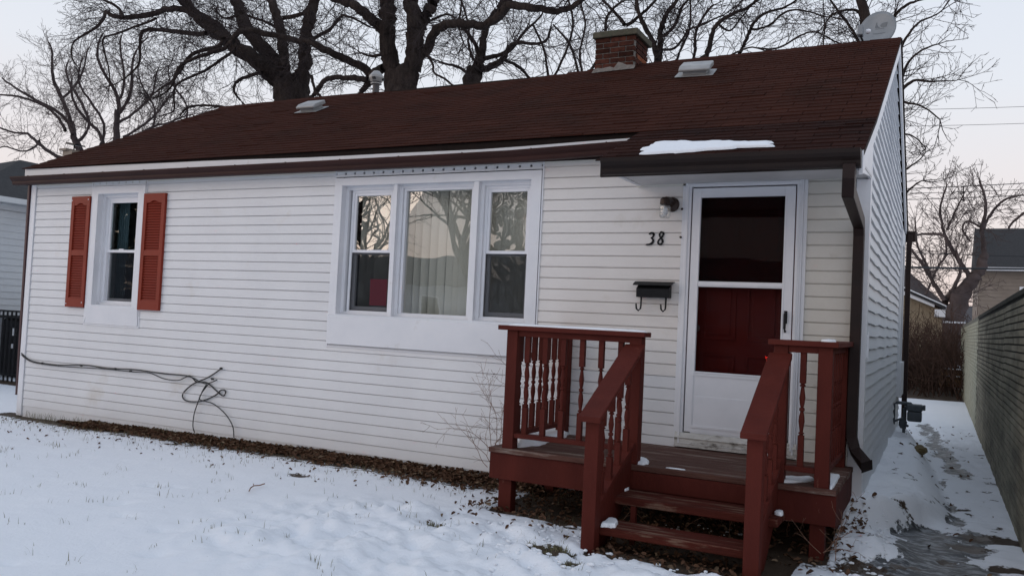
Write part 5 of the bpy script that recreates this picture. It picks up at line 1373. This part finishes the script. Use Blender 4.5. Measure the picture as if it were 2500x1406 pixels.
# --- left background trees
CL_ = dict(seg=(.3, .2, .15), up=(.04, .05, .05), wob=.14, space=(.26, .20, .17), levels=3, rmin=.0058)
YL = 22.0
tree_px('bare tree spreading left over the neighbouring roof, farthest left', (195, 375), YL, [
    ([(198, 640, 22), (200, 450, 19), (196, 370, 17), (178, 335, 15)], dict(spawn=False, dy=0)),
    ([(178, 335, 15), (160, 290, 13), (148, 230, 11), (140, 180, 9), (122, 140, 7), (108, 100, 5)], dict(dy=.3, dens=1.4, lmax=2.0)),
    ([(178, 335, 12), (140, 280, 10), (90, 245, 8), (45, 215, 6), (0, 190, 5)], dict(dy=.3, dens=1.4)),
    ([(160, 320, 10), (110, 265, 8), (60, 240, 7), (10, 235, 5)], dict(dy=.3, dens=1.4)),
    ([(190, 345, 10), (205, 300, 9), (195, 240, 8), (175, 190, 6), (160, 150, 4)], dict(dy=.3, dens=1.3)),
    ([(196, 395, 13), (165, 388, 12), (134, 378, 11), (95, 345, 9), (60, 325, 8), (25, 322, 6), (0, 312, 5)], dict(Y=20, dy=.2, dens=1.4)),
    ([(150, 240, 8), (175, 200, 7), (210, 160, 5), (230, 120, 4)], dict(dy=.3, dens=1.4)),
    ([(95, 345, 8), (82, 352, 6), (60, 370, 5), (20, 360, 4), (-10, 365, 3)], dict(Y=20, dy=.2, dens=1.0)),
], CL_, mat='twig', tmat='twig_pale')
tree_px('bare tree with vase-shaped stems behind the low left end of the roof', (285, 350), 20.0, [
    ([(286, 640, 20), (286, 450, 17), (284, 350, 15), (287, 270, 14)], dict(spawn=False, dy=0)),
    ([(287, 285, 13), (272, 230, 11), (258, 180, 9), (250, 130, 7), (245, 80, 5)], dict(dy=.3, dens=1.5)),
    ([(287, 280, 12), (305, 225, 10), (325, 180, 8), (345, 130, 6), (355, 90, 4)], dict(dy=.3, dens=1.5)),
    ([(250, 360, 11), (228, 320, 10), (205, 285, 9), (188, 235, 7), (170, 190, 5)], dict(dy=.3, dens=1.4)),
    ([(245, 355, 9), (240, 300, 8), (225, 250, 7), (205, 200, 6), (195, 140, 4)], dict(dy=.3, dens=1.4)),
    ([(288, 300, 9), (340, 250, 8), (380, 215, 6), (400, 170, 4)], dict(dy=.3, dens=1.5)),
    ([(285, 250, 9), (290, 200, 8), (300, 140, 6), (310, 90, 4)], dict(dy=.3, dens=1.5)),
    ([(300, 335, 8), (350, 290, 7), (400, 260, 6), (440, 235, 4)], dict(Y=17, dy=.3, dens=1.7)),
    ([(300, 345, 9), (360, 305, 7), (420, 300, 6), (480, 285, 4)], dict(Y=16, dy=.3, dens=1.7)),
    ([(450, 300, 6), (440, 250, 5), (420, 200, 4), (430, 160, 3)], dict(Y=17, dy=.3, dens=1.6)),
    ([(360, 330, 6), (365, 270, 6), (355, 220, 5), (350, 170, 3)], dict(Y=18, dy=.3, dens=1.6)),
], CL_, mat='twig', tmat='twig_pale')
# --- tree H in the back alley, right
CH_ = dict(seg=(.35, .25, .2), up=(.02, .05, .04), wob=.18, space=(.24, .2, .17), levels=3, rmin=.0075)
tree_px('leaning old bare tree with a cut limb scar beyond the tan brick garage', (2330, 800), 31.0, [
    ([(2322, 850, 46), (2325, 790, 46), (2332, 760, 44), (2345, 725, 42), (2365, 695, 32), (2385, 670, 26), (2398, 650, 24), (2403, 620, 18)], dict(spawn=False, dy=0, k=12)),
    ([(2402, 625, 18), (2402, 590, 14), (2397, 560, 12), (2405, 520, 10), (2405, 480, 8), (2392, 440, 6)], dict(dy=.3, dens=1.3, lmax=2.2)),
    ([(2400, 560, 10), (2420, 520, 9), (2450, 490, 7), (2490, 480, 5)], dict(dy=.3, dens=1.4)),
    ([(2365, 672, 15), (2345, 640, 14), (2322, 605, 12), (2308, 580, 10), (2285, 570, 9), (2250, 570, 7), (2220, 580, 5)], dict(dy=.3, dens=1.3)),
    ([(2310, 582, 9), (2300, 545, 8), (2296, 505, 6), (2310, 460, 5)], dict(dy=.3, dens=1.4)),
    ([(2312, 560, 7), (2330, 520, 6), (2350, 480, 4)], dict(dy=.3, dens=1.4)),
    ([(2306, 735, 16), (2280, 690, 12), (2255, 650, 10), (2225, 610, 8)], dict(dy=.3, dens=1.3)),
    ([(2310, 790, 22), (2308, 740, 18), (2330, 700, 12), (2345, 660, 9), (2335, 610, 6)], dict(dy=.3, dens=1.5)),
    ([(2280, 700, 9), (2260, 640, 8), (2240, 600, 6), (2235, 540, 4)], dict(Y=36, dy=.3, dens=1.7)),
    ([(2370, 590, 6), (2350, 560, 6), (2362, 540, 5), (2398, 558, 8)], dict(dy=.1, dens=1.2)),
    ([(2260, 720, 7), (2290, 650, 7), (2310, 620, 6), (2305, 560, 4)], dict(Y=36, dy=.3, dens=1.7)),
    ([(2500, 520, 7), (2470, 545, 7), (2455, 580, 6)], dict(Y=42, dy=.3, dens=1.5)),
], CH_, group='bare trees behind the alley', mat='twig_pale', tmat='twig_pale')  # pale tone puts distance haze into the trunk and limb colour
# --- brush thicket at the end of the side yard
th = thing('thicket', 'tangled bare brown bushes at the far end of the side yard', 'bush', (10.9, 19, 0)); 
CB_ = dict(seg=(.18, .14), up=(.05, .0), wob=.16, space=(.16, .12), levels=2, rmin=.006)
tb = TB()
for i in range(330):
    x = rg.uniform(8.6, 12.8) if i % 2 else rg.uniform(8.8, 11.25); y = rg.uniform(16.4, 25.5)
    grow(tb, np.array([x, y, -.05]), unit(np.array([rg.normal(0, .35), rg.normal(0, .3), 1])), rg.uniform(1.0, 2.3), rg.uniform(.010, .024), 0, CB_)
o = tb.build('stems', 'brush', th); o['kind'] = 'stuff'
# --- weedy shrub by the porch
wd_ = thing('dry_weed', 'dry leafless weed with thin curved stems left of the porch', 'weed', (7.35, -.4, 0))
CW = dict(seg=(.05, .04, .03), up=(-.03, -.01, -.02), wob=.14, space=(.085, .07, .05), levels=3, rmin=.0011)
tb = TB()
for (u0, v0, u1, v1, L_) in ((1205, 1110, 1150, 960, .62), (1205, 1105, 1172, 900, .75), (1208, 1100, 1215, 930, .6), (1190, 1140, 1135, 1050, .42), (1200, 1120, 1240, 960, .75), (1200, 1135, 1150, 1010, .5), (1215, 1110, 1300, 950, .85)):
    a = on(1, -.42, u0, v0); b_ = on(1, -.42, u1, v1); grow(tb, a, unit(b_-a+np.array([0, rg.normal(0, .1), .1])), L_, .0032, 0, CW)
for i in range(12):
    x = rg.uniform(7.6, 9.9); y = rg.uniform(-1.05, -.5)
    if i > 8: x = rg.uniform(10.0, 10.2); y = rg.uniform(-1.35, -1.2)
    if i > 8: continue
    grow(tb, np.array([x, y, gz(x, y)]), unit(np.array([rg.normal(0, .5), rg.normal(0, .3), .7])), rg.uniform(.2, .4), .0028, 0, CW)
o = tb.build('stems', 'brown_twig', wd_); o['kind'] = 'stuff'
tb = TB()
wd2 = thing('dry_weed', 'small dry weed poking from the snow at the right porch corner', 'weed', (10.1, -1.3, 0))
for i in range(6):
    p = on(2, .03, rg.uniform(1995, 2060), rg.uniform(1330, 1370)); grow(tb, np.array(p), unit(np.array([rg.normal(0, .7), rg.normal(0, .3), .6])), rg.uniform(.15, .35), .0028, 0, CW)
o = tb.build('stems', 'brown_twig', wd2); o['kind'] = 'stuff'
# fallen twig on the lawn
P = [on(2, -.03, u, v) for u, v in ((608, 1198), (612, 1190), (620, 1185), (634, 1184), (646, 1180))]
b = MB(); b.tube(P, .005, 6); b.tube([P[2], on(2, -.02, 618, 1180)], .003, 5)
tag(b.build('twig', 'brown_twig', None, loc=tuple(P[0])), 'single forked dead twig lying on the lawn snow', 'twig')

# ================================================================== RETAINING / BOUNDARY WALL at right
WX = 11.285
wall = thing('brick_wall', 'long low brick boundary wall along the right side of the side yard', 'wall', (11.45, 8, 0))
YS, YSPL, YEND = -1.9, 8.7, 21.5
ZT = 1.80
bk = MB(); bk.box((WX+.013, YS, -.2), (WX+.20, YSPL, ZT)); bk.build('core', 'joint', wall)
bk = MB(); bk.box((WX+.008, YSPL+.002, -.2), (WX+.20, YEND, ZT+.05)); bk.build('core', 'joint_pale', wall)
MB().box((WX-.004, YS, -.2), (WX+.0128, YSPL, .62)).build('render_skirt', 'bed', wall) if False else None
BL, BH = .30, .0600
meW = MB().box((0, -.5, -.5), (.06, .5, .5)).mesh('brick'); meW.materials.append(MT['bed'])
bricks = []
rows = int((ZT+.1)/BH)
random.seed(9)
for r in range(rows):
    z0 = -.08+r*BH; y = YS-(r % 2)*BL/2
    while y < YEND:
        a = max(y, YS); c = min(y+BL, YEND)
        if a < YSPL < c: c = YSPL
        if c-a > .04: bricks.append((a+.002, c-.002, z0))
        y += BL
def vis(bk_): return (bk_[0]-CP[1])
inf = [b_ for b_ in bricks if b_[0] > -.6]; out_ = [b_ for b_ in bricks if b_[0] <= -.6]
inf.sort(key=vis)
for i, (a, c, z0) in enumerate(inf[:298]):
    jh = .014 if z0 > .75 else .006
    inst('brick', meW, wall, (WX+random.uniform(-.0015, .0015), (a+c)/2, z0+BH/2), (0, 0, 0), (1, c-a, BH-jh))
near, far = MB(), MB()
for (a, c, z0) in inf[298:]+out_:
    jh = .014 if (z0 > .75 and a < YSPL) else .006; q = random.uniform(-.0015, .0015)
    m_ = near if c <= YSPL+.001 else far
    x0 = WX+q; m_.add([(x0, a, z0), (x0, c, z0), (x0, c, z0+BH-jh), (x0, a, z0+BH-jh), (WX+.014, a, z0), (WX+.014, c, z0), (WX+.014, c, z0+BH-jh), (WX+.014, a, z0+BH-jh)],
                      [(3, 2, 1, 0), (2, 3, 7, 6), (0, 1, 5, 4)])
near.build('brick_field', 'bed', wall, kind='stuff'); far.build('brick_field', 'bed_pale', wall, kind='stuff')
MB().box((WX-.012, YS, ZT), (WX+.22, YSPL, ZT+.045)).build('coping', 'coping', wall, bev=.006)
# logs by the end of the wall
for i, (u, v, z, lab) in enumerate(((2328, 915, .42, 'short cut log with snow on top stacked upper at the wall end'), (2325, 932, .16, 'short cut log lying lower at the end of the brick wall'))):
    q = on(1, 18.6, u, v)
    t_ = thing('log', lab, 'log', (q[0], 18.6, q[2]-.16), 'cut logs at the wall end')
    MB().tube([(q[0]-.30+.02*i, 18.6, q[2]), (q[0]+.22, 18.75, q[2]+.01)], .15, 12).build('wood', 'log', t_)
    MB().box((q[0]-.26, 18.47, q[2]+.142), (q[0]+.18, 18.72, q[2]+.165)).build('snow_cover', 'snow', t_, bev=.01)

# ================================================================== LEFT NEIGHBOUR
nb = thing('neighbour_house', 'white clapboard neighbouring house with grey roof at the far left', 'house', (-9, 6, -.1))
NX_ = -5.5
ev = on(0, NX_, 80, 495)[2]
MB().box((-12.5, -.3, -.3), (NX_-.02, 12, ev-.02)).build('wall', 'nb_siding', nb)
nbw = MB().box((NX_-.02, -.28, -.3), (NX_-.018, 12, ev-.05)).build('side_wall', 'nb_siding', nb)
for k in range(28):
    z0 = -.2+k*.13
    if z0+.13 > ev-.22: break
    MB().add([(NX_+.014, -.28, z0), (NX_+.014, 12, z0), (NX_, 12, z0+.13), (NX_, -.28, z0+.13), (NX_-.017, -.28, z0), (NX_-.017, 12, z0)], [(3, 2, 1, 0), (0, 1, 5, 4)]).build('siding_panel', 'nb_siding', nbw)
b = MB(); b.box((NX_-.017, -.28, ev-.22), (NX_+.03, 12, ev-.10)); b.box((NX_+.001, -.29, ev-.095), (NX_+.26, 12, ev-.075)); b.box((NX_+.26, -.3, ev-.10), (NX_+.34, 12, ev+.0)); b.build('eave_trim', 'nb_siding', nb)
apx = on(0, -9.0, 50, 391)
b = MB()
E0 = [(-13.2, apx[1]-3.4, ev+.0), (NX_+.33, apx[1]-3.4, ev+.0), (NX_+.33, apx[1]+6, ev+.0), (-13.2, apx[1]+6, ev+.0)]
b.add([*E0, tuple(apx), (apx[0], apx[1]+1.2, apx[2]-.02)], [(0, 1, 4), (1, 2, 5, 4), (2, 3, 5), (3, 0, 4, 5), (3, 2, 1, 0)]); nr = b.build('roof', 'grey_shingle', nb)
# fence of black pickets
fn = thing('picket_fence', 'black metal picket fence joining the two houses at the left', 'fence', (-2.8, 2.5, -.15))
MB().box((-5.4, 2.49, 1.02), (-.1, 2.51, 1.05)).build('top_rail', 'black', fn); MB().box((-5.4, 2.49, -.02), (-.1, 2.51, .01)).build('bottom_rail', 'black', fn)
MB().box((-5.4, 2.485, 1.125), (-.1, 2.515, 1.155)).build('top_rail', 'black', fn)
pk = MB().box((-.012, -.012, 0), (.012, .012, 1.26)).mesh('picket'); pk.materials.append(MT['black'])
x = -5.35
while x < -.1: inst('picket', pk, fn, (x, 2.5, -.13)); x += .125
for (a_, b_, lab, mt) in (((-5.38, 3.05, -.12), (-4.48, 3.6, .98), 'dark bulky bin standing behind the black picket fence', 'black'),):
    o = MB().box(a_, b_).build('bin', mt, None, loc=((a_[0]+b_[0])/2, 3.4, a_[2]), bev=.05); tag(o, lab, 'bin')
    MB().box((a_[0]-.04, a_[1]-.04, b_[2]+.002), (b_[0]+.04, b_[1]+.04, b_[2]+.06)).build('lid', mt, o, bev=.02)
    MB().box((-5.02, 3.035, .66), (-4.92, 3.048, .80)).build('sticker', 'trim', o); MB().box((-5.03, 3.035, .42), (-4.93, 3.048, .50)).build('sticker', 'trim', o)
# roof-top things glimpsed at far left
cn = on(1, 9.5, 170, 372)
ch2 = thing('low_chimney', 'low pale chimney with dark flat cap beyond the left roof edge', 'chimney', (cn[0], 9.5, cn[2]-.6))
MB().box((cn[0]-.18, 9.4, cn[2]-3.0), (cn[0]+.25, 9.8, cn[2]+.03)).build('stack', 'beige', ch2); MB().box((cn[0]-.24, 9.32, cn[2]+.032), (cn[0]+.08, 9.86, cn[2]+.09)).build('ledge', 'beige', ch2)
MB().prism([(cn[0]-.18, cn[2]+.26), (cn[0]+.28, cn[2]+.20), (cn[0]+.30, cn[2]+.235), (cn[0]-.1, cn[2]+.31)], 1, 9.45, 9.8).build('rain_cap', 'black', ch2)
MB().tube([(cn[0]+.05, 9.6, cn[2]), (cn[0]+.05, 9.6, cn[2]+.25)], .02, 6).build('cap_leg', 'black', ch2)

# ================================================================== RIGHT BACKGROUND
# two-storey house
YH = 35.0
def ph(u, v, y=YH): return on(1, y, u, v)
hl = ph(2390, 650); hr = ph(2392, 557, YH+3.0)
bh2 = thing('beige_house', 'beige sided two-storey house with dark roof behind the brick wall', 'house', (hl[0]+4, YH+3, 0))
x0 = hl[0]; ze = hl[2]-.15
MB().box((x0, YH, -.3), (x0+11, YH+7, ze)).build('wall', 'beige', bh2)
bw_ = bh2
k = 0
while k*.16+1.0 < ze-.1:
    z0 = 1.0+k*.16
    MB().add([(x0+.01, YH-.03, z0), (x0+11, YH-.03, z0), (x0+11, YH-.006, z0+.16), (x0+.01, YH-.006, z0+.16)], [(0, 1, 2, 3)]).build('siding_panel', 'beige', bh2); k += 1
MB().prism([(YH-.35, ze-.02), (YH-.35, ze+.06), (YH+3.2, hr[2]), (YH+7.3, ze+.06), (YH+7.3, ze-.02)], 0, x0-.12, x0+11.3).build('roof', 'grey_shingle', bh2)
MB().box((x0-.12, YH-.47, ze-.06), (x0+11.3, YH-.36, ze+.08)).build('gutter', 'trim', bh2)
q0 = ph(2489, 700); q1 = ph(2500, 760)
w_ = framerect(MB(), q0[0], q0[0]+1.1, q1[2]-.4, q0[2], YH-.07, YH-.032, .09).build('window', 'trim', bh2)
MB().box((q0[0]+.09, YH-.045, q1[2]-.31), (q0[0]+1.01, YH-.04, q0[2]-.09)).build('glass', 'pane_dark', w_)
MB().box((x0+.02, YH-.10, ph(2400, 745)[2]-.4), (x0+2.6, YH-.031, ph(2400, 745)[2])).build('lower_band', 'brush', bh2) if False else None
# tan brick garage, gable to the front
YGa = 24.0
ga = thing('brick_garage', 'low tan brick garage with snow-edged gable roof behind the house', 'garage', (on(1, YGa, 2270, 800)[0]-1, YGa+2, 0))
e1 = on(1, YGa, 2309, 752); e0 = on(1, YGa, 2222, 713)
xr_ = on(1, YGa, 2300, 800)[0]
sl_ = (e0[2]-e1[2])/(e0[0]-e1[0])
xl_ = e0[0]-3.0; xm_ = e0[0]-.6; zm = e1[2]+sl_*(xm_-e1[0]); 
MB().prism([(xl_, -.3), (xr_, -.3), (xr_, e1[2]-.10), (xm_, zm-.12), (xl_, e1[2]-.1)], 1, YGa, YGa+5).build('wall', 'tan_brick', ga)
fc = MB()
r = 0; random.seed(2); gb = ga
meG = MB().box((-.5, -.5, -.5), (.5, .5, .5)).mesh('brick'); meG.materials.append(MT['tan_brick'])
while r*.072 < 2.6:
    z = .1+r*.072; x = e0[0]-.25+(r % 2)*.11
    while x < xr_-.02:
        c = min(x+.21, xr_); zl = e1[2]-.13+sl_*((x+c)/2-e1[0]) 
        if z+.06 < zl and c-x > .04: fc.box((x, YGa-.012, z), (c-.012, YGa-.0005, z+.060))
        x += .222
    r += 1
fc.build('brick_field', 'tan_brick', ga, kind='stuff')
b = MB(); b.add([(e1[0], YGa-.35, e1[2]-.06), (xm_, YGa-.35, zm-.06), (xm_, YGa-.35, zm+.03), (e1[0], YGa-.35, e1[2]+.03), (e1[0], YGa+5.2, e1[2]-.06), (xm_, YGa+5.2, zm-.06), (xm_, YGa+5.2, zm+.03), (e1[0], YGa+5.2, e1[2]+.03)],
    [(0, 1, 2, 3), (3, 2, 6, 7), (7, 6, 5, 4), (0, 4, 5, 1), (0, 3, 7, 4)]); b.build('roof', 'grey_shingle', ga)
b = MB(); b.add([(e1[0]+.02, YGa-.37, e1[2]+.031), (xm_, YGa-.37, zm+.031), (xm_, YGa+4, zm+.031), (e1[0]+.02, YGa+4, e1[2]+.031), (e1[0]+.02, YGa-.37, e1[2]+.065), (xm_, YGa-.37, zm+.07), (xm_, YGa+4, zm+.07), (e1[0]+.02, YGa+4, e1[2]+.065)], [(0, 3, 2, 1), (4, 5, 6, 7), (0, 1, 5, 4), (0, 4, 7, 3)]); b.build('snow_edge', 'snow', ga)
b = MB(); b.prism([(e1[0]-.01, e1[2]-.30), (e1[0]-.32, e1[2]-.30), (e1[0]-.32, e1[2]-.06), (e1[0]-.01, e1[2]-.06)], 1, YGa-.30, YGa-.01); b.build('eave_return', 'trim', ga)
b = MB(); b.add([(e1[0]-.33, YGa-.30, e1[2]-.15+sl_*-.33), (xm_, YGa-.30, zm-.22), (xm_, YGa-.30, zm-.07), (e1[0]-.33, YGa-.30, e1[2]-.06+sl_*-.33)], [(0, 1, 2, 3)]); b.build('bargeboard', 'trim', ga)
# far dark roofs
fr_ = thing('far_house', 'distant house with dark roof between garage and beige house', 'house', (on(1, 58, 2345, 770)[0], 60, 0))
a = on(1, 58, 2300, 740); c = on(1, 58, 2400, 740); d = on(1, 58, 2350, 786)
MB().prism([(58, d[2]), (62, a[2]), (66, d[2])], 0, a[0]-3, c[0]+1.5).build('roof', 'darkfar', fr_); MB().box((a[0]-2.6, 58.4, -.3), (c[0]+1.2, 65.6, d[2]-.02)).build('wall', 'beige', fr_)
fr2 = thing('far_house', 'distant house with steep dark roof seen through the tree behind the garage', 'house', (on(1, 45, 2250, 720)[0], 46, 0))
a = on(1, 45, 2226, 668); c = on(1, 45, 2300, 735)
MB().prism([(a[0]-4, c[2]-.5), (a[0]-.4, a[2]+.35), (c[0]+.4, c[2]-.4)], 1, 45, 52).build('roof', 'darkfar', fr2); MB().box((a[0]-3.6, 45.3, -.3), (c[0], 51.7, c[2]-.6)).build('wall', 'beige', fr2)
# low snowy fence far right
sf = thing('far_fence', 'low wire fence capped with snow beyond the thicket', 'fence', (on(1, 27, 2340, 790)[0], 27, 0))
a = on(1, 27, 2303, 787); c = on(1, 27, 2358, 790)
MB().box((a[0], 26.98, a[2]-.01), (c[0], 27.02, a[2]+.05)).build('rail', 'snow', sf)
for i in range(4):
    x = a[0]+(c[0]-a[0])*i/3; MB().tube([(x, 27, -.1), (x, 27, a[2]-.01)], .015, 6).build('post', 'brush', sf)
# overhead wires
def wire(p, q, y0, y1, r, sagm, lab):
    A = on(1, y0, *p); B = on(1, y1, *q); n = 24; P = []
    A2 = A+(A-B)*2.2; B2 = B+(B-A)*1.5
    for i in range(n+1):
        t = i/n; P.append(A2+(B2-A2)*t-np.array([0, 0, sagm*4*t*(1-t)-sagm*.95]))
    o = MB().tube(P, r, 5, cap=False).build('overhead_wire', 'cable', None, loc=tuple(P[12])); tag(o, lab, 'wire', 'overhead wires behind the house')
wire((2215, 268), (2500, 262), 40, 44, .012, .3, 'topmost faint thin wire high in the sky at right')
wire((2215, 308), (2500, 303), 40, 44, .012, .3, 'second faint wire from the top of the sky at right')
wire((2215, 460), (2500, 449), 40, 44, .022, .3, 'upper of the three close wires crossing the insulator')
wire((2215, 472), (2500, 464), 40, 44, .016, .3, 'middle of the three close wires crossing the insulator')
wire((2215, 487), (2500, 479), 40, 44, .018, .3, 'lowest of the three close wires crossing the insulator')
wire((2225, 617), (2500, 627), 33, 33, .018, .2, 'thin wire running just above the thick cable to the beige house')
wire((2225, 652), (2500, 658), 26, 26, .036, .2, 'thick black overhead cable across the alley tree')
sp_ = on(1, 42, 2352, 456); sp2 = on(1, 42, 2353, 492)
isl = thing('insulator', 'dark insulator hanging between the three close overhead wires', 'insulator', tuple(sp2))
MB().tube([tuple(sp_), tuple(sp2)], .03, 6).build('rod', 'black', isl)
b = MB()
for t in (0, .35, .45, .9): z = sp_[2]+(sp2[2]-sp_[2])*t; b.lathe([(0, -.03), (.10, -.02), (.11, .02), (0, .04)], (sp_[0], 42, z), 8)
b.build('disc', 'black', isl)

# ================================================================== ACROSS THE STREET (seen only in the window reflections)
def bare_tree(x, y, h, r, label, seed):
    global rg
    rg = np.random.RandomState(seed)
    t_ = thing('bare_tree', label, 'tree', (x, y, -.2), 'bare street trees across the road')
    T, C_ = TB(), TB()
    P = [np.array([x+.12*math.sin(i*.9), y+.1*math.cos(i*1.3), -.2+h*.32*i/5]) for i in range(6)]
    T.tube(P, np.linspace(r, r*.72, 6), 10)
    cfg = dict(seg=(.4, .3, .22), up=(.04, .03, .02), wob=.13, space=(.5, .42, .35), levels=3, rmin=.007)
    for i in range(7):
        an = i*2.4+rg.rand(); L_ = h*rg.uniform(.45, .62); p = P[-1]-np.array([0, 0, rg.uniform(0, h*.08)])
        d = unit(np.array([math.cos(an)*.55, math.sin(an)*.55, 1.0])); Q = [p]; 
        for k_ in range(10): d = unit(d+rg.normal(0, .09, 3)+np.array([0, 0, .02])); Q.append(Q[-1]+d*L_/10)
        RR = np.linspace(r*.5, r*.08, 11); T.tube(Q, RR, 7)
        for k_ in range(2, 11):
            for _ in range(3):
                ax = unit(np.cross(d, rg.normal(0, 1, 3))); nd_ = unit(d*.5+ax*.8+np.array([0, 0, .15])); grow(C_, Q[k_], nd_, L_*rg.uniform(.2, .42), RR[k_]*.5, 0, cfg)
    o = T.build('trunk', 'bark', t_); C_.build('crown', 'twig', t_)
bare_tree(.1, -11.2, 11, .13, 'bare street tree reflected in the middle of the large window', 5)
bare_tree(2.2, -9.6, 10, .17, 'bare street tree reflected in the right sash of the large window', 6)
bare_tree(-9.6, -20, 11, .17, 'bare street tree reflected in the left sash of the large window', 8)
oh = thing('street_house', 'low house across the street seen only in the window reflection', 'house', (-2, -29, -.2))
MB().prism([(-26, -.2), (-34, -.2), (-34, 2.9), (-26, 2.9)], 0, -22, 5).build('wall', 'nb_siding', oh); MB().prism([(-25.4, 2.8), (-30, 4.4), (-34.6, 2.8)], 0, -22.5, 5.5).build('roof', 'grey_shingle', oh)
for x in (-19, -15, -11, -6, -2, 2): w_ = framerect(MB(), x, x+1.2, 1.0, 2.2, -25.998, -25.95, .08).build('window', 'trim', oh); MB().box((x+.08, -25.99, 1.08), (x+1.12, -25.97, 2.12)).build('glass', 'black', w_)
et = thing('unseen_evergreen', 'dark dense evergreen added to darken the reflection in the narrow window', 'tree', (-12.2, -10.6, -.15))  # unseen conifer added so the narrow window reflects dark
MB().tube([(-12.2, -10.6, -.2), (-12.2, -10.6, 7.0)], [.22, .03], 8).build('trunk', 'bark', et)
V_ = []; F_ = []; random.seed(4)
for i in range(16000):
    z = random.uniform(.4, 7.4); rr = (7.6-z)*.36*random.uniform(.35, 1)**.5; a = random.uniform(0, 6.28)
    c = Vector((-12.2+rr*math.cos(a), -10.6+rr*math.sin(a), z)); d = Vector((math.cos(a), math.sin(a), random.uniform(-.6, .1))).normalized()*random.uniform(.16, .34); e_ = Vector((-d.y, d.x, random.uniform(-.05, .05)))*.35
    b0 = len(V_); V_ += [c-e_, c+d, c+e_]; F_.append((b0, b0+1, b0+2))
npmesh('crown', V_, F_, 'needles', parent=et)
# parked car
lt = on(1, 15, 1868, 868)
car = thing('parked_car', 'silver parked car across the street with one red tail light glowing', 'car', (lt[0]-2.3, -15.6, -.16))
cx = lt[0]; cz = lt[2]
prof = [(cx, .25), (cx+.03, .85), (cx-.08, 1.15), (cx-.55, 1.62), (cx-2.3, 1.66), (cx-3.0, 1.15), (cx-4.3, 1.0), (cx-4.55, .75), (cx-4.55, .25)]
MB().prism([(px_, pz_-.16) for px_, pz_ in prof], 1, -16.6, -15.05).build('body', 'carpaint', car, bev=.06)
MB().prism([(cx-.35, 1.02), (cx-.62, 1.40), (cx-2.2, 1.42), (cx-2.75, 1.02)], 1, -16.605, -15.035).build('side_windows', 'black', car)
for wx in (cx-.9, cx-3.6):
    for wy in (-15.03, -16.62): wh = MB().lathe([(0, -.10), (.30, -.10), (.33, -.06), (.33, .06), (.30, .10), (0, .10)], (wx, wy, .17), 20, Matrix.Rotation(math.pi/2, 4, 'X')).build('wheel', 'rubber', car); MB().lathe([(0, -.11), (.18, -.105), (.18, .105), (0, .11)], (wx, wy, .17), 14, Matrix.Rotation(math.pi/2, 4, 'X')).build('rim', 'galv', wh)
b = MB()
for i in range(3): b.box((cx-.045, -15.045, cz-.035+i*.028), (cx+.025, -15.00, cz-.020+i*.028))
b.build('tail_light', 'tail', car)
